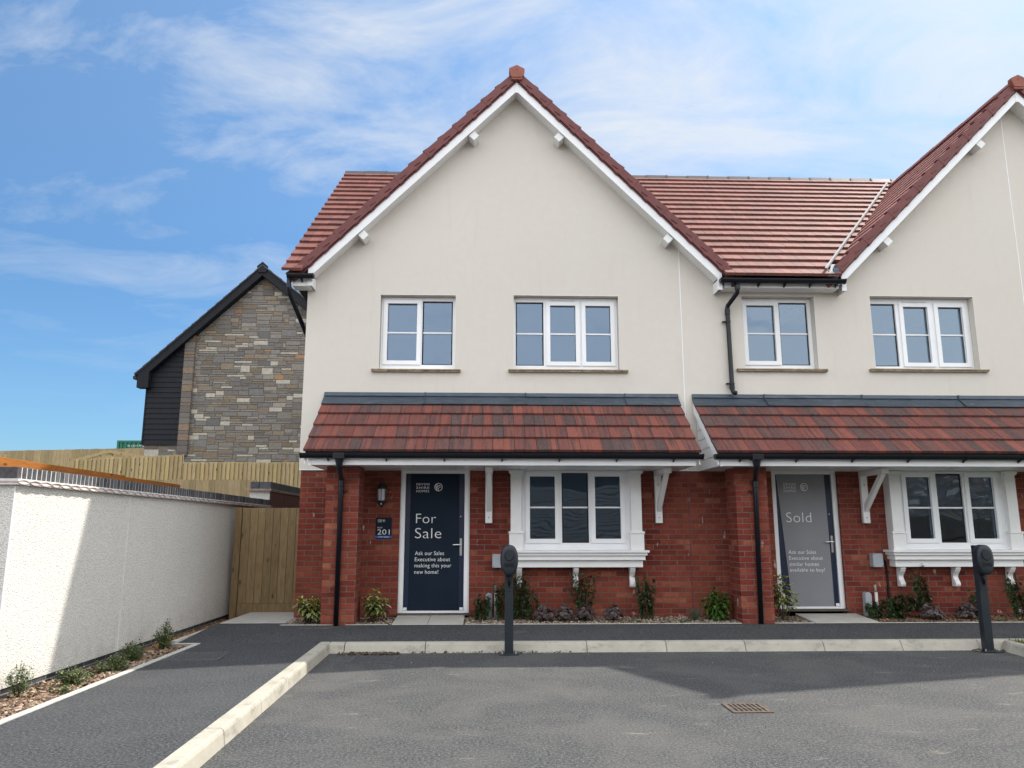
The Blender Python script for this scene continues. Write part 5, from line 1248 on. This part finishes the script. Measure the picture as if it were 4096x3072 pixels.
for i, (u, w_, lab) in enumerate(((2175, .125, "leftmost purple clump below the left bay"), (2258, .12, "second purple clump from the left below the left bay"), (2340, .13, "purple clump below the middle corbel of the left bay"), (2450, .125, "purple clump left of the pink flower"),
        (3722, .15, "purple clump at the foot of the tall right bay plant"), (3865, .15, "purple clump just left of the right charger"))):
    shrub("heuchera", (at(u), -.42, ZB), .23, w_*1.1, 'clump', lab, "plant", G, 40+i)
for i, (u, lab) in enumerate(((2535, "pink flower with green leaves right of the purple clumps"), (2725, "pink flower right of the left air brick"), (3980, "pink flowers just right of the right charger"), (4060, "pale pink flower at the far right of the bed"))):
    shrub("pink_flower", (at(u), -.52, ZB), (.12, .085, .12, .14)[i], .09, 'flower', lab, "flower", "pink flowers in the front beds", 50+i)
G = "small shrubs along the white wall"
for i, (u, v, h, rd, lab) in enumerate(((-6, 2775, .32, .11, "shrub at the far left end of the wall bed"), (288, 2735, .20, .17, "bright green small shrub second from the left end of the wall bed"), (450, 2682, .19, .20, "spreading small shrub in the middle of the wall bed"), (530, 2640, .24, .17, "small shrub third from the gate in shade"), (656, 2592, .40, .11, "upright small shrub nearest the gate"))):
    p = Zp(u, v, .09); x_ = max(p.x, -3.84)
    shrub("box_shrub", (x_, p.y, .05), h, rd, 'small', lab, "shrub", G, 60+i, n=(22, 40, 44, 40, 34)[i])
p = Zp(245, 2775, .095); shrub("seedling", (p.x, p.y, .09), .07, .09, 'small', "yellowish low seedling near the path edging", "plant", None, 70, n=6)
# bark mulch
def chips(name, areas, label, pal, n, seed, sz=(.012, .036)):
    r = random.Random(seed); b = MB(); tot = sum(a[4] for a in areas)
    for (x0, x1, y0, y1, wgt, z0, z1) in areas:
        for i in range(int(n*wgt/tot)):
            x = r.uniform(x0, x1); y = r.uniform(y0, y1); z = z0+(z1-z0)*(y-y0)/(y1-y0)+r.uniform(0, .018)
            L_ = r.uniform(*sz); w_ = L_*r.uniform(.25, .6); Mx = Matrix.Translation((x, y, z)) @ Euler((r.gauss(0, .35), r.gauss(0, .35), r.uniform(0, 6.3))).to_matrix().to_4x4()
            vs = [Mx @ Vector(p) for p in ((-L_, -w_*.6, 0), (L_*.8, -w_, 0), (L_, w_*.5, 0), (-L_*.7, w_, 0), (0, 0, .006+w_*.25))]
            b.add(vs, [(0, 1, 4), (1, 2, 4), (2, 3, 4), (3, 0, 4)], jc(r.choice(pal), r, .3))
    o = b.build(name, M['tinted']); tag(o, label, "bark chips", kind="stuff")
PB = [(.20, .13, .085), (.30, .21, .15), (.13, .085, .055), (.40, .31, .23), (.24, .17, .12), (.09, .06, .04)]
chips("bark_mulch", [(-3.98, -3.76, -5.85, -2.0, 1, .038, .038), (-3.76, -3.56, -5.85, -2.0, 1, .058, .058), (-3.56, -3.38, -5.85, -2.0, 1, .078, .078)], "coarse bark chips in the bed along the white wall", PB, 5200, 1, (.014, .042))
chips("bark_mulch", [(-3.97, -3.8, -2.0, .85, 1, .045, .05), (-3.8, -3.66, -2.0, .85, 1, .07, .075)], "rusty leaf litter strip running to the gate", [(.30, .15, .06), (.22, .11, .05), (.16, .10, .06), (.36, .22, .10)], 2200, 2, (.01, .024))
chips("bark_mulch", [(-2.7, -1.27, -.70, 0, 1.4, .152, .168), (-.28, 4.44, -.70, 0, 4.7, .152, .168)], "pale wood chips in the beds before the left house", [(.26, .20, .15), (.34, .28, .21), (.18, .13, .09), (.42, .36, .29), (.12, .09, .065)], 9000, 3, (.009, .024))
chips("bark_mulch", [(5.38, 9.2, -.70, 0, 1, .152, .172)], "darker bark chips in the bed before the right house", [(.17, .105, .07), (.24, .15, .10), (.11, .07, .045), (.30, .20, .13), (.08, .05, .035)], 6000, 4, (.010, .028))
chips("leaf_litter", [(-1.70, -1.0, -2.16, -2.03, 1, .004, .004), (-.9, 1.0, -2.07, -2.03, .25, .003, .003), (5.75, 6.1, -2.2, -2.04, .25, .003, .003)], "dead leaves and bark drifted against the kerb corner", [(.11, .08, .055), (.16, .12, .085), (.07, .055, .04)], 380, 5, (.008, .026))
def grass():
    r = random.Random(8); b = MB()
    for i in range(9000):
        x = r.uniform(6.12, 8.5); y = r.uniform(-4.2, -1.99)
        if x < 6.22-(-1.97-y)*.06: continue
        h = r.uniform(.03, .085); a = r.uniform(0, 6.3); d = Vector((math.cos(a)*h*.5, math.sin(a)*h*.5, h)); s = Vector((math.sin(a), -math.cos(a), 0))*.0035; p = Vector((x, y, .088))
        b.add([p-s, p+s, p+d*.6+s*.5, p+d+Vector((0, 0, -h*.1))], [(0, 1, 2), (0, 2, 3)], jc(r.choice([(.10, .13, .03), (.14, .15, .045), (.18, .16, .07), (.07, .10, .025)]), r))
    tag(b.build("grass", M['tinted']), "short grass behind the right kerb corner", "grass", kind="stuff")
grass()
# grit and small stones lying on the tarmac
def grit():
    r = random.Random(4); b = MB()
    for i in range(170):
        x = r.uniform(-1.6, 6.2); y = -2.05-abs(r.gauss(0, .04)) if r.random() < .6 else r.uniform(-7, -2.1); s = r.uniform(.002, .006)
        Mx = Matrix.Translation((x, y, s*.6)) @ Euler((r.random()*3, r.random()*3, r.random()*3)).to_matrix().to_4x4(); k = r.uniform(.10, .34); b.box(-s, s, -s*.7, s*.7, -s*.5, s*.5, (k, k*.95, k*.88), Mx)
    tag(b.build("grit", M['tinted']), "loose grit scattered over the parking bay", "grit", kind="stuff")
grit()
scn.cycles.use_denoising = True if hasattr(scn, 'cycles') else None
